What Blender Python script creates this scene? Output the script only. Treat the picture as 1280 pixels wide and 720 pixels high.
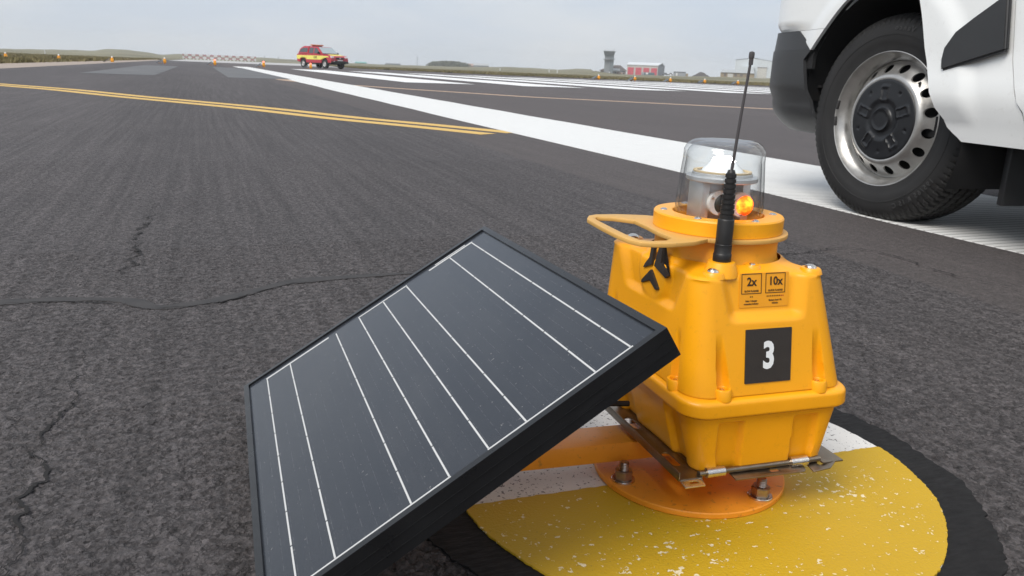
import bpy, bmesh, math, random
import numpy as np
from mathutils import Vector, Matrix
from mathutils.bvhtree import BVHTree
from mathutils import noise as mnoise

random.seed(7); rng = np.random.default_rng(7)
for o in list(bpy.data.objects): bpy.data.objects.remove(o)
scene = bpy.context.scene
COL = scene.collection
R_ = math.radians

# ------------------------------------------------------------------ camera
H = 0.412                                   # lens height above the asphalt, metres
FPX = 1000.0                                # focal length in photo pixels (1280 wide)
CR = [[0.9352985, -0.3518035, 0.0380920],   # camera right / down / forward in world axes
      [-0.0578487, -0.2582124, -0.9643547],
      [0.3490991, 0.8997559, -0.2618570]]   # world: +Y along the runway, +X across it
cam_d = bpy.data.cameras.new('camera'); cam = bpy.data.objects.new('camera', cam_d); COL.objects.link(cam)
cam_d.sensor_width = 36.0; cam_d.lens = FPX / 1280.0 * 36.0
cam_d.clip_start = 0.02; cam_d.clip_end = 20000
r, d, f_ = (Vector(v).normalized() for v in CR)
m = Matrix(((r.x, -d.x, -f_.x, 0), (r.y, -d.y, -f_.y, 0), (r.z, -d.z, -f_.z, H), (0, 0, 0, 1)))
cam.matrix_world = m
cam_d.dof.use_dof = True; cam_d.dof.focus_distance = 0.80; cam_d.dof.aperture_fstop = 38.0
scene.camera = cam

# ------------------------------------------------------------------ sky, sun, exposure
SUN_ELEV, SUN_AZ = 48.0, 240.0              # azimuth measured from +Y clockwise (the sun stands behind the camera's left shoulder)
world = bpy.data.worlds.new('World'); scene.world = world; world.use_nodes = True
wn = world.node_tree.nodes; wl = world.node_tree.links; wn.clear()
out = wn.new('ShaderNodeOutputWorld'); bg = wn.new('ShaderNodeBackground'); wl.new(bg.outputs[0], out.inputs[0])
sky = wn.new('ShaderNodeTexSky'); sky.sky_type = 'NISHITA'; sky.sun_disc = False
sky.sun_elevation = R_(SUN_ELEV); sky.sun_rotation = R_(SUN_AZ); sky.air_density = 1.0; sky.dust_density = 4.0; sky.ozone_density = 1.0
tc = wn.new('ShaderNodeTexCoord'); mp = wn.new('ShaderNodeMapping'); mp.inputs['Scale'].default_value = (1.0, 1.0, 4.0)
wl.new(tc.outputs['Generated'], mp.inputs['Vector'])
nz = wn.new('ShaderNodeTexNoise'); nz.inputs['Scale'].default_value = 2.6; nz.inputs['Detail'].default_value = 6; nz.inputs['Roughness'].default_value = .55
wl.new(mp.outputs[0], nz.inputs['Vector'])
rp = wn.new('ShaderNodeValToRGB'); wl.new(nz.outputs['Fac'], rp.inputs['Fac'])
rp.color_ramp.elements[0].position = .40; rp.color_ramp.elements[0].color = (5.05, 5.65, 6.5, 1)
rp.color_ramp.elements[1].position = .72; rp.color_ramp.elements[1].color = (6.4, 6.6, 6.85, 1)
mx = wn.new('ShaderNodeMixRGB'); mx.inputs['Fac'].default_value = .86       # hazy high overcast over the clear sky
wl.new(sky.outputs[0], mx.inputs[1]); wl.new(rp.outputs[0], mx.inputs[2]); wl.new(mx.outputs[0], bg.inputs['Color'])
bg.inputs['Strength'].default_value = 0.1
sun_d = bpy.data.lights.new('sun', 'SUN'); sun_d.energy = 2.3; sun_d.angle = R_(30); sun_d.color = (1.0, .955, .89)
sun = bpy.data.objects.new('sun', sun_d); COL.objects.link(sun)
sd = Vector((math.sin(R_(SUN_AZ)) * math.cos(R_(SUN_ELEV)), math.cos(R_(SUN_AZ)) * math.cos(R_(SUN_ELEV)), math.sin(R_(SUN_ELEV))))
sun.rotation_euler = sd.to_track_quat('Z', 'Y').to_euler(); sun.location = sd * 50
scene.view_settings.view_transform = 'Standard'; scene.view_settings.look = 'None'
scene.view_settings.exposure = 0.40; scene.view_settings.gamma = 1.0; scene.view_settings.use_curve_mapping = False
scene.render.engine = 'CYCLES'
scene.cycles.max_bounces = 12; scene.cycles.volume_bounces = 2; scene.cycles.transparent_max_bounces = 24

# ------------------------------------------------------------------ pixel helpers (a pixel is only a direction)
def pray(px, py):
    u, v = (px - 640) / FPX, (py - 360) / FPX
    return (r * u + d * v + f_)
def on_ground(px, py, z=0.0):
    w = pray(px, py); t = (z - H) / w.z
    return Vector((w.x * t, w.y * t, z))
def horizon(px): return 63.5 + .0395 * (px - 8)
def at_dist(px, dist):                       # ground point in the bearing of pixel column px at a given distance
    w = pray(px, horizon(px)); b = Vector((w.x, w.y, 0)).normalized()
    return b * dist
def z_at(px, py, dist):
    w = pray(px, py); t = dist / math.hypot(w.x, w.y)
    return H + w.z * t

# ------------------------------------------------------------------ mesh helpers
def link(o, parent=None):
    COL.objects.link(o)
    if parent is not None: o.parent = parent
    return o
def mesh(name, V, F, mat, parent=None, smooth=False, auto=None):
    me = bpy.data.meshes.new(name); me.from_pydata([tuple(v) for v in V], [], F); me.update()
    bm = bmesh.new(); bm.from_mesh(me); bmesh.ops.recalc_face_normals(bm, faces=bm.faces); bm.to_mesh(me); bm.free()
    return finish(name, me, mat, parent, smooth, auto)
def finish(name, me, mat, parent=None, smooth=False, auto=None):
    if smooth:
        for p in me.polygons: p.use_smooth = True
        if auto is not None: me.set_sharp_from_angle(angle=R_(auto))
    for mm in (mat if isinstance(mat, (list, tuple)) else [mat]): me.materials.append(mm)
    return link(bpy.data.objects.new(name, me), parent)
def frombm(name, bm, mat, parent=None, smooth=False, auto=35):
    bmesh.ops.recalc_face_normals(bm, faces=bm.faces)
    me = bpy.data.meshes.new(name); bm.to_mesh(me); bm.free()
    return finish(name, me, mat, parent, smooth, auto)
def empty(name, loc=(0, 0, 0), rz=0.0):
    o = bpy.data.objects.new(name, None); o.location = loc; o.rotation_euler = (0, 0, rz); o.empty_display_size = .1
    return link(o)
def tag(o, label=None, cat=None, group=None, kind=None):
    if label: o['label'] = label
    if cat: o['category'] = cat
    if group: o['group'] = group
    if kind: o['kind'] = kind
    return o
def bbox(bm, c, s, bev=0.0, seg=2, rot=None):
    """box centred at c with size s, optionally bevelled and turned"""
    g = bmesh.ops.create_cube(bm, size=1.0)['verts']
    M = Matrix.Translation(c) @ (rot.to_4x4() if rot is not None else Matrix.Identity(4)) @ Matrix.Diagonal((s[0], s[1], s[2], 1))
    bmesh.ops.transform(bm, matrix=M, verts=g)
    if bev > 0:
        es = list({e for v in g for e in v.link_edges})
        bmesh.ops.bevel(bm, geom=es, offset=bev, segments=seg, profile=.5, affect='EDGES')
def box(name, c, s, mat, parent=None, bev=0.0, seg=2, rot=None):
    bm = bmesh.new(); bbox(bm, c, s, bev, seg, rot)
    return frombm(name, bm, mat, parent, smooth=bev > 0)
def lathe_data(prof, n=48, axis='z', close=False, wob=None):
    """revolve (radius, height) pairs"""
    V, F = [], []
    k = len(prof)
    for i in range(n):
        a = 2 * math.pi * i / n; c, s = math.cos(a), math.sin(a)
        for j, (rr, hh) in enumerate(prof):
            if wob: rr, hh = wob(a, j, rr, hh)
            if axis == 'z': V.append((rr * c, rr * s, hh))
            elif axis == 'y': V.append((rr * c, hh, rr * s))
            else: V.append((hh, rr * c, rr * s))
    for i in range(n):
        i2 = (i + 1) % n
        for j in range(k - 1 + (1 if close else 0)):
            j2 = (j + 1) % k
            F.append((i * k + j, i2 * k + j, i2 * k + j2, i * k + j2))
    return V, F
def lathe(name, prof, mat, parent=None, n=48, loc=(0, 0, 0), axis='z', close=False, auto=35, wob=None):
    V, F = lathe_data(prof, n, axis, close, wob)
    bm = bmesh.new(); vs = [bm.verts.new(v) for v in V]
    for q in F: bm.faces.new([vs[i] for i in q])
    bmesh.ops.remove_doubles(bm, verts=bm.verts, dist=1e-6)
    bmesh.ops.dissolve_degenerate(bm, edges=bm.edges, dist=1e-7)
    bmesh.ops.translate(bm, verts=bm.verts, vec=loc)
    return frombm(name, bm, mat, parent, True, auto)
def plate_bm(bm, outer, holes, z0, z1, M=None):
    """flat plate with holes, extruded from z0 to z1 in local z"""
    start = set(bm.verts)
    loops = [outer] + list(holes); es = []; rings = []
    for lp in loops:
        vs = [bm.verts.new((x, y, z1)) for x, y in lp]; rings.append(vs)
        for i in range(len(vs)): es.append(bm.edges.new((vs[i], vs[(i + 1) % len(vs)])))
    res = bmesh.ops.triangle_fill(bm, edges=es, use_dissolve=False, use_beauty=True, normal=(0, 0, 1))
    tops = [g for g in res['geom'] if isinstance(g, bmesh.types.BMFace)]
    mapv = {}
    for vs in rings:
        for v in vs: mapv[v] = bm.verts.new((v.co.x, v.co.y, z0))
    for fc in tops: bm.faces.new([mapv[v] for v in reversed(fc.verts)])
    for vs in rings:
        for i in range(len(vs)):
            a, b = vs[i], vs[(i + 1) % len(vs)]
            bm.faces.new((a, b, mapv[b], mapv[a]))
    new = [v for v in bm.verts if v not in start]
    if M is not None: bmesh.ops.transform(bm, matrix=M, verts=new)
def plate(name, outer, holes, z0, z1, mat, parent=None, M=None, bev=0.0, smooth=True):
    bm = bmesh.new(); plate_bm(bm, outer, holes, z0, z1, M)
    if bev:
        bmesh.ops.recalc_face_normals(bm, faces=bm.faces)
        es = [e for e in bm.edges if len(e.link_faces) == 2 and e.calc_face_angle(0) > 1.2]
        bmesh.ops.bevel(bm, geom=es, offset=bev, segments=2, profile=.5, affect='EDGES')
    return frombm(name, bm, mat, parent, smooth, 30)
def circle(cx, cy, rr, n=24, a0=0.0): return [(cx + rr * math.cos(a0 + 2 * math.pi * i / n), cy + rr * math.sin(a0 + 2 * math.pi * i / n)) for i in range(n)]
def rrect(hw, hd, rad, n=6, cx=0, cy=0):
    P = []
    for sx, sy, a0 in ((1, -1, -90), (1, 1, 0), (-1, 1, 90), (-1, -1, 180)):
        for i in range(n + 1):
            a = R_(a0 + 90 * i / n)
            P.append((cx + sx * (hw - rad) + rad * math.cos(a), cy + sy * (hd - rad) + rad * math.sin(a)))
    return P
def slot(cx, cy, hl, hr, n=8, ang=0.0):
    P = []
    for s, a0 in ((1, -90), (-1, 90)):
        for i in range(n + 1):
            a = R_(a0 + 180 * i / n); P.append((s * hl + hr * math.cos(a), hr * math.sin(a)))
    c, s_ = math.cos(ang), math.sin(ang)
    return [(cx + c * x - s_ * y, cy + s_ * x + c * y) for x, y in P]
def tube_bm(bm, pts, rad, n=8, cap=True):
    pts = [Vector(p) for p in pts]; rings = []
    rads = rad if isinstance(rad, (list, tuple)) else [rad] * len(pts)
    up = Vector((0, 0, 1))
    for i, p in enumerate(pts):
        t = (pts[min(i + 1, len(pts) - 1)] - pts[max(i - 1, 0)]).normalized()
        a = t.cross(up if abs(t.z) < .9 else Vector((1, 0, 0))).normalized(); b = t.cross(a)
        rings.append([bm.verts.new(p + (a * math.cos(2 * math.pi * k / n) + b * math.sin(2 * math.pi * k / n)) * rads[i]) for k in range(n)])
    for A, B in zip(rings, rings[1:]):
        for k in range(n): bm.faces.new((A[k], A[(k + 1) % n], B[(k + 1) % n], B[k]))
    if cap: bm.faces.new(rings[0]); bm.faces.new(rings[-1])
def tube(name, pts, rad, mat, parent=None, n=8):
    bm = bmesh.new(); tube_bm(bm, pts, rad, n); return frombm(name, bm, mat, parent, True, 40)
def text_data(s, size, bold=0.0, align='CENTER'):
    cu = bpy.data.curves.new('lettering', 'FONT'); cu.body = s; cu.size = size; cu.align_x = align; cu.align_y = 'CENTER'
    cu.offset = bold; cu.resolution_u = 3
    ob = bpy.data.objects.new('lettering', cu); COL.objects.link(ob)
    bpy.context.view_layer.update()
    me = bpy.data.meshes.new_from_object(ob.evaluated_get(bpy.context.evaluated_depsgraph_get()))
    V = [tuple(v.co) for v in me.vertices]; F = [tuple(p.vertices) for p in me.polygons]
    bpy.data.objects.remove(ob); bpy.data.curves.remove(cu); bpy.data.meshes.remove(me)
    return V, F
def smooth01(a, b, x):
    t = min(1, max(0, (x - a) / (b - a))) if a != b else float(x > a)
    return t * t * (3 - 2 * t)
def interp(x, xs, ys): return float(np.interp(x, xs, ys))

# ------------------------------------------------------------------ materials
def nodes(name):
    mt = bpy.data.materials.new(name); mt.use_nodes = True
    nt = mt.node_tree; b = nt.nodes['Principled BSDF']
    return mt, nt, nt.nodes, nt.links, b
def mixc(nt, fac, c1, c2, blend='MIX'):
    n = nt.nodes.new('ShaderNodeMixRGB'); n.blend_type = blend
    for s, v in ((n.inputs[0], fac), (n.inputs[1], c1), (n.inputs[2], c2)):
        if hasattr(v, 'is_output') or isinstance(v, bpy.types.NodeSocket): nt.links.new(v, s)
        elif isinstance(v, (int, float)): s.default_value = v
        else: s.default_value = (*v, 1) if len(v) == 3 else v
    return n.outputs[0]
def tex(nt, kind, vec, **kw):
    n = nt.nodes.new({'noise': 'ShaderNodeTexNoise', 'voronoi': 'ShaderNodeTexVoronoi', 'wave': 'ShaderNodeTexWave'}[kind])
    for k, v in kw.items():
        if k in n.inputs.keys(): n.inputs[k].default_value = v
        else: setattr(n, k, v)
    if vec is not None: nt.links.new(vec, n.inputs['Vector'])
    return n
def ramp(nt, src, p0, p1, c0=(0, 0, 0), c1=(1, 1, 1)):
    n = nt.nodes.new('ShaderNodeValToRGB'); nt.links.new(src, n.inputs[0])
    e = n.color_ramp.elements; e[0].position = p0; e[1].position = p1; e[0].color = (*c0, 1); e[1].color = (*c1, 1)
    return n.outputs[0]
def mapping(nt, scale=(1, 1, 1), coord='Object'):
    t = nt.nodes.new('ShaderNodeTexCoord'); mm = nt.nodes.new('ShaderNodeMapping'); mm.inputs['Scale'].default_value = scale
    nt.links.new(t.outputs[coord], mm.inputs['Vector']); return mm.outputs[0]
def math_(nt, op, a, b=None, c=None):
    n = nt.nodes.new('ShaderNodeMath'); n.operation = op
    for s, v in zip(n.inputs, (a, b, c)):
        if v is None: continue
        if isinstance(v, bpy.types.NodeSocket): nt.links.new(v, s)
        else: s.default_value = v
    return n.outputs[0]
def bump(nt, b, hsock, strength=.3, dist=.001, prev=None):
    n = nt.nodes.new('ShaderNodeBump'); n.inputs['Strength'].default_value = strength; n.inputs['Distance'].default_value = dist
    nt.links.new(hsock, n.inputs['Height'])
    if prev is not None: nt.links.new(prev, n.inputs['Normal'])
    if b is not None: nt.links.new(n.outputs[0], b.inputs['Normal'])
    return n.outputs[0]
def pbr(name, col, rough=.5, metal=0.0, var=.0, scale=8.0, bmp=0.0, bscale=60.0, bdist=.001, spec=.5, dirt=0.0, coat=0.0, dirtcol=(.10, .085, .07)):
    mt, nt, N, L, b = nodes(name)
    b.inputs['Base Color'].default_value = (*col, 1); b.inputs['Roughness'].default_value = rough; b.inputs['Metallic'].default_value = metal
    b.inputs['Specular IOR Level'].default_value = spec; b.inputs['Coat Weight'].default_value = coat; b.inputs['Coat Roughness'].default_value = .08
    vec = mapping(nt)
    c = None
    if var:
        n1 = tex(nt, 'noise', vec, Scale=scale, Detail=6.0, Roughness=.6)
        lo = tuple(x * (1 - var) for x in col); hi = tuple(min(1, x * (1 + var)) for x in col)
        c = mixc(nt, ramp(nt, n1.outputs['Fac'], .3, .7), lo, hi)
        L.new(math_(nt, 'MULTIPLY_ADD', n1.outputs['Fac'], .3, rough - .15), b.inputs['Roughness'])
    if dirt:
        n2 = tex(nt, 'noise', vec, Scale=scale * 14, Detail=3.0, Roughness=.7)
        c = mixc(nt, math_(nt, 'MULTIPLY', ramp(nt, n2.outputs['Fac'], .60, .74), dirt), c if c is not None else col, dirtcol)
    if c is not None: L.new(c, b.inputs['Base Color'])
    if bmp:
        n3 = tex(nt, 'noise', vec, Scale=bscale, Detail=4.0)
        bump(nt, b, n3.outputs['Fac'], bmp, bdist)
    return mt
def emit(name, col, strength):
    mt, nt, N, L, b = nodes(name)
    b.inputs['Base Color'].default_value = (*col, 1); b.inputs['Emission Color'].default_value = (*col, 1); b.inputs['Emission Strength'].default_value = strength
    return mt

def asphalt_mat():
    mt, nt, N, L, b = nodes('asphalt')
    vec = mapping(nt)
    g1 = tex(nt, 'voronoi', vec, Scale=210.0, Randomness=1.0)
    g2 = tex(nt, 'voronoi', vec, Scale=240.0, Randomness=1.0)
    n1 = tex(nt, 'noise', vec, Scale=85.0, Detail=8.0, Roughness=.78)
    n2 = tex(nt, 'noise', vec, Scale=1.7, Detail=5.0, Roughness=.6)
    lv = mapping(nt, (22, .35, 1)); n3 = tex(nt, 'noise', lv, Scale=1.6, Detail=6.0, Roughness=.62)     # rolled lanes along the runway
    lv2 = mapping(nt, (.5, .05, 1)); n4 = tex(nt, 'noise', lv2, Scale=1.0, Detail=5.0, Roughness=.6)
    c = mixc(nt, ramp(nt, n1.outputs['Fac'], .32, .70), (.016, .0144, .0147), (.136, .1245, .1250))
    c = mixc(nt, .42, c, ramp(nt, g1.outputs['Color'], .15, .95, (.024, .0215, .022), (.225, .206, .207)))
    g3 = tex(nt, 'voronoi', vec, Scale=230.0, Randomness=1.0, feature='DISTANCE_TO_EDGE')
    n5 = tex(nt, 'noise', vec, Scale=70.0, Detail=4.0)
    gap = math_(nt, 'MULTIPLY', ramp(nt, g3.outputs['Distance'], .03, .16, (1, 1, 1), (0, 0, 0)), ramp(nt, n5.outputs['Fac'], .44, .58))
    c = mixc(nt, math_(nt, 'MULTIPLY', gap, .55), c, (.012, .011, .0112))       # open voids between the stones
    stone = mixc(nt, math_(nt, 'MULTIPLY', ramp(nt, g2.outputs['Color'], .955, .985), .6), c, (.28, .265, .26))
    c = mixc(nt, ramp(nt, n2.outputs['Fac'], .30, .72), stone, mixc(nt, 1.0, stone, (1.16, 1.15, 1.14), 'MULTIPLY'))
    c = mixc(nt, ramp(nt, n3.outputs['Fac'], .34, .70), mixc(nt, 1.0, c, (.80, .80, .80), 'MULTIPLY'), mixc(nt, 1.0, c, (1.22, 1.21, 1.21), 'MULTIPLY'))
    c = mixc(nt, ramp(nt, n4.outputs['Fac'], .35, .68), mixc(nt, 1.0, c, (.84, .84, .85), 'MULTIPLY'), mixc(nt, 1.0, c, (1.22, 1.22, 1.23), 'MULTIPLY'))
    # the runway's own course (beyond the old lane joint) is smoother, browner and grooved across
    sx = N.new('ShaderNodeSeparateXYZ'); L.new(vec, sx.inputs[0])
    wob = math_(nt, 'MULTIPLY_ADD', n2.outputs['Fac'], .10, -.05)
    xx = math_(nt, 'ADD', sx.outputs['X'], wob)
    lane = ramp(nt, math_(nt, 'MULTIPLY_ADD', xx, .5, -.25), .47, .485)
    c = mixc(nt, lane, c, mixc(nt, .55, mixc(nt, 1.0, c, (1.22, 1.14, 1.11), 'MULTIPLY'), (.098, .088, .086)))
    L.new(c, b.inputs['Base Color'])
    L.new(math_(nt, 'MULTIPLY_ADD', n1.outputs['Fac'], .25, .66), b.inputs['Roughness'])
    b.inputs['Specular IOR Level'].default_value = .32
    gv = math_(nt, 'FRACT', math_(nt, 'MULTIPLY', sx.outputs['Y'], 30.0))
    groove = math_(nt, 'MULTIPLY', ramp(nt, gv, .72, .80), lane)
    k1 = bump(nt, None, g1.outputs['Distance'], .55, .0022)
    k2 = bump(nt, None, n1.outputs['Fac'], .95, .0060, k1)
    k2 = bump(nt, None, g2.outputs['Distance'], .5, .004, k2)
    k2 = bump(nt, None, math_(nt, 'SUBTRACT', 1.0, gap), .5, .002, k2)
    inv = math_(nt, 'SUBTRACT', 1.0, groove)
    bump(nt, b, inv, .5, .003, k2)
    return mt
def paint_mat(name, col, chip, chipcol, spec_scale=85.0, thr=.66, dirty=.18, grooved=False, rough=.62, clump=6.0):
    """worn road paint: chips with a shape of their own, grit and tyre dirt"""
    mt, nt, N, L, b = nodes(name)
    vec = mapping(nt)
    n1 = tex(nt, 'noise', vec, Scale=spec_scale, Detail=3.0, Roughness=.55)
    nc = tex(nt, 'noise', vec, Scale=clump, Detail=3.0)
    n2 = tex(nt, 'noise', vec, Scale=9.0, Detail=6.0, Roughness=.65)
    n3 = tex(nt, 'noise', vec, Scale=430.0, Detail=2.0)
    pit = tex(nt, 'voronoi', vec, Scale=160.0, Randomness=1.0)
    base = mixc(nt, math_(nt, 'MULTIPLY', ramp(nt, n2.outputs['Fac'], .35, .78), dirty), col, tuple(x * .55 for x in col))
    base = mixc(nt, math_(nt, 'MULTIPLY', ramp(nt, pit.outputs['Distance'], .09, .15, (1, 1, 1), (0, 0, 0)), math_(nt, 'MULTIPLY', ramp(nt, n2.outputs['Fac'], .45, .6), .35)), base, (.05, .045, .04))
    m1 = ramp(nt, math_(nt, 'MULTIPLY_ADD', nc.outputs['Fac'], .30, math_(nt, 'SUBTRACT', n1.outputs['Fac'], .15)), thr, thr + .02)
    base = mixc(nt, math_(nt, 'MULTIPLY', m1, chip), base, chipcol)
    L.new(base, b.inputs['Base Color']); b.inputs['Roughness'].default_value = rough; b.inputs['Specular IOR Level'].default_value = .35
    k = bump(nt, None, math_(nt, 'SUBTRACT', 1.0, m1), .5, .0015)
    k = bump(nt, b if not grooved else None, n3.outputs['Fac'], .45, .0016, k)
    if grooved:
        sx = N.new('ShaderNodeSeparateXYZ'); L.new(vec, sx.inputs[0])
        gv = math_(nt, 'FRACT', math_(nt, 'MULTIPLY', sx.outputs['Y'], 30.0))
        gm = ramp(nt, gv, .74, .80)
        base2 = mixc(nt, math_(nt, 'MULTIPLY', gm, .55), base, (.16, .15, .14)); L.new(base2, b.inputs['Base Color'])
        bump(nt, b, math_(nt, 'SUBTRACT', 1.0, gm), .6, .003, k)
    return mt

M = {}
M['asphalt'] = asphalt_mat()
M['white_paint'] = paint_mat('white_road_paint', (.80, .80, .78), .45, (.34, .33, .32), 60.0, .755, .16, True)
M['key_paint'] = paint_mat('threshold_paint', (.78, .78, .77), .4, (.25, .24, .23), 14.0, .68, .15)
M['disc_white'] = paint_mat('disc_white_paint', (.76, .74, .70), .9, (.13, .12, .11), 260.0, .63, .30, False, .7)
M['disc_yellow'] = paint_mat('disc_yellow_paint', (.53, .33, .014), .85, (.80, .72, .52), 170.0, .655, .16, False, .55, 9.0)
M['taxi_yellow'] = paint_mat('taxi_yellow_paint', (.66, .43, .12), .5, (.12, .10, .08), 30.0, .70, .2)
M['taxi_faded'] = paint_mat('faded_orange_paint', (.46, .32, .22), .6, (.12, .10, .09), 12.0, .66, .3)
M['grey_patch'] = pbr('worn_grey_coating', (.115, .115, .117), .75, var=.28, scale=.7)
M['sky_sheen'] = pbr('painted_sky_sheen', (.42, .41, .40), .7, var=.12, scale=.2)  # paleness is the sky's grazing reflection, put into the colour
M['tan'] = pbr('sandy_concrete', (.33, .27, .225), .85, var=.16, scale=.6)
M['tar'] = pbr('bitumen_seal', (.036, .033, .033), .78, var=.35, scale=30, bmp=.35, bscale=200, bdist=.001)
M['crack'] = pbr('crack_void', (.011, .010, .010), .95)
M['black_coat'] = None
mt, nt, N, L, b = nodes('black_bitumen_coat')
vec = mapping(nt); n1 = tex(nt, 'noise', vec, Scale=60.0, Detail=6.0, Roughness=.7); n2 = tex(nt, 'noise', mapping(nt, (1, 3.2, 1)), Scale=55.0, Detail=4.0)
L.new(mixc(nt, ramp(nt, n1.outputs['Fac'], .3, .75), (.007, .0066, .007), (.017, .016, .0165)), b.inputs['Base Color'])
L.new(math_(nt, 'MULTIPLY_ADD', n2.outputs['Fac'], .4, .45), b.inputs['Roughness']); b.inputs['Specular IOR Level'].default_value = .22
bump(nt, b, n2.outputs['Fac'], .45, .003, bump(nt, None, n1.outputs['Fac'], .4, .002)); M['black_coat'] = mt
# grassland
mt, nt, N, L, b = nodes('dry_grass_ground')
vec = mapping(nt); n1 = tex(nt, 'noise', vec, Scale=.22, Detail=8.0, Roughness=.7); n2 = tex(nt, 'noise', mapping(nt, (.012, .03, .05)), Scale=1.0, Detail=6.0)
c = mixc(nt, ramp(nt, n1.outputs['Fac'], .3, .7), (.13, .115, .055), (.23, .195, .105))
c = mixc(nt, ramp(nt, n2.outputs['Fac'], .40, .62), c, (.11, .108, .055)); L.new(c, b.inputs['Base Color']); b.inputs['Roughness'].default_value = .95; b.inputs['Specular IOR Level'].default_value = .1
bump(nt, b, n1.outputs['Fac'], .8, .25); M['grass_ground'] = mt
M['hill'] = pbr('dune_turf', (.185, .172, .112), .95, var=.45, scale=.035, spec=.1, bmp=.8, bscale=.3, bdist=.5)
mt, nt, N, L, b = nodes('grass_blade')
vec = mapping(nt); n1 = tex(nt, 'noise', vec, Scale=.35, Detail=5.0)
L.new(mixc(nt, ramp(nt, n1.outputs['Fac'], .32, .68), (.12, .11, .045), (.25, .205, .11)), b.inputs['Base Color']); b.inputs['Roughness'].default_value = .9; b.inputs['Specular IOR Level'].default_value = .15
M['blade'] = mt
# lamp
M['yellow_plastic'] = pbr('yellow_polyethylene', (.90, .385, .006), .38, var=.05, scale=9, bmp=.12, bscale=900, bdist=.0004, dirt=.16, dirtcol=(.30, .14, .02))
M['yellow_coat'] = pbr('yellow_powder_coat', (.60, .34, .085), .50, var=.06, scale=12, bmp=.15, bscale=700, bdist=.0004, dirt=.3)
M['orange_coat'] = pbr('orange_powder_coat', (.80, .290, .018), .46, var=.08, scale=10, bmp=.15, bscale=700, bdist=.0004, dirt=.55, dirtcol=(.20, .09, .03))
M['steel'] = pbr('stainless_sheet', (.27, .225, .175), .36, 1.0, var=.18, scale=40, dirt=.35, dirtcol=(.16, .12, .085))
M['clip'] = pbr('bright_steel_clip', (.66, .63, .60), .28, 1.0, var=.10, scale=80)
M['bolt'] = pbr('weathered_bolt', (.42, .35, .31), .34, 1.0, var=.25, scale=150, dirt=.5, dirtcol=(.14, .07, .04))
M['screw'] = pbr('steel_screw', (.62, .59, .55), .25, 1.0)
M['rubber_black'] = pbr('black_rubber', (.013, .0125, .0125), .48, var=.2, scale=60)
M['whip'] = pbr('whip_sheath', (.055, .050, .052), .45)
M['alu'] = pbr('cast_aluminium', (.60, .60, .60), .42, .75, var=.06, scale=60)
M['lamp_white'] = pbr('lamp_white_trim', (.72, .72, .70), .4)
M['label_black'] = pbr('black_vinyl', (.026, .021, .018), .6, bmp=.5, bscale=600, bdist=.0005, var=.15, scale=200)
M['label_white'] = pbr('white_vinyl', (.74, .76, .77), .5)
M['print_black'] = pbr('dark_print', (.035, .016, .004), .6)
M['label_film'] = pbr('amber_label_film', (.80, .33, .008), .28, bmp=.05, bscale=500)
M['print_red'] = pbr('red_print', (.45, .04, .01), .6)
mt, nt, N, L, b = nodes('clear_dome')
N.remove(b); o_ = N['Material Output']
tr = N.new('ShaderNodeBsdfTransparent'); tr.inputs[0].default_value = (.965, .975, .98, 1)
gl = N.new('ShaderNodeBsdfGlossy'); gl.inputs['Roughness'].default_value = .03
fr = N.new('ShaderNodeLayerWeight'); fr.inputs['Blend'].default_value = .5
ms = N.new('ShaderNodeMixShader'); L.new(math_(nt, 'MULTIPLY_ADD', math_(nt, 'POWER', fr.outputs['Facing'], 3.0), .75, .04), ms.inputs[0]); L.new(tr.outputs[0], ms.inputs[1]); L.new(gl.outputs[0], ms.inputs[2]); L.new(ms.outputs[0], o_.inputs[0])
M['dome'] = mt
M['led_white'] = emit('lit_white_led', (1.0, .98, .93), 30.0)
M['led_orange'] = emit('lit_orange_led', (1.0, .15, .005), 2.6)
n_ = M['led_orange'].node_tree; fz = tex(n_, 'noise', mapping(n_), Scale=120.0, Detail=3.0)
n_.links.new(ramp(n_, fz.outputs['Fac'], .42, .62, (1.0, .06, .001), (1.0, .24, .012)), n_.nodes['Principled BSDF'].inputs['Emission Color'])
n_.links.new(math_(n_, 'MULTIPLY_ADD', fz.outputs['Fac'], 9.0, -2.4), n_.nodes['Principled BSDF'].inputs['Emission Strength'])
M['led_red'] = emit('lit_red_lamp', (1.0, .16, .10), 3.2)
M['lens_clear'] = pbr('frosted_lens', (.82, .83, .83), .25)
# panel
M['frame'] = pbr('black_anodised', (.0075, .0077, .0085), .30, .0, var=.2, scale=30, spec=.45, dirt=.25, dirtcol=(.07, .065, .06))
mt, nt, N, L, b = nodes('solar_cells')
vec = mapping(nt); n1 = tex(nt, 'noise', vec, Scale=260.0, Detail=2.0); n2 = tex(nt, 'noise', vec, Scale=4.0, Detail=5.0)
sx = N.new('ShaderNodeSeparateXYZ'); L.new(vec, sx.inputs[0])
fine = math_(nt, 'FRACT', math_(nt, 'MULTIPLY', sx.outputs['X'], 1 / .0104))
fl = math_(nt, 'MULTIPLY', ramp(nt, math_(nt, 'ABSOLUTE', math_(nt, 'SUBTRACT', fine, .5)), .472, .482), math_(nt, 'MULTIPLY', ramp(nt, n1.outputs['Fac'], .46, .60), .07))
c = mixc(nt, ramp(nt, n2.outputs['Fac'], .3, .7), (.021, .0245, .032), (.026, .0300, .038))
c = mixc(nt, fl, c, (.45, .45, .46))
c = mixc(nt, math_(nt, 'MULTIPLY', ramp(nt, n1.outputs['Fac'], .735, .76), .35), c, (.32, .31, .30)); L.new(c, b.inputs['Base Color'])
n6 = tex(nt, 'noise', mapping(nt, (1.0, .35, 1.0)), Scale=14.0, Detail=8.0, Roughness=.7)
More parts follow.
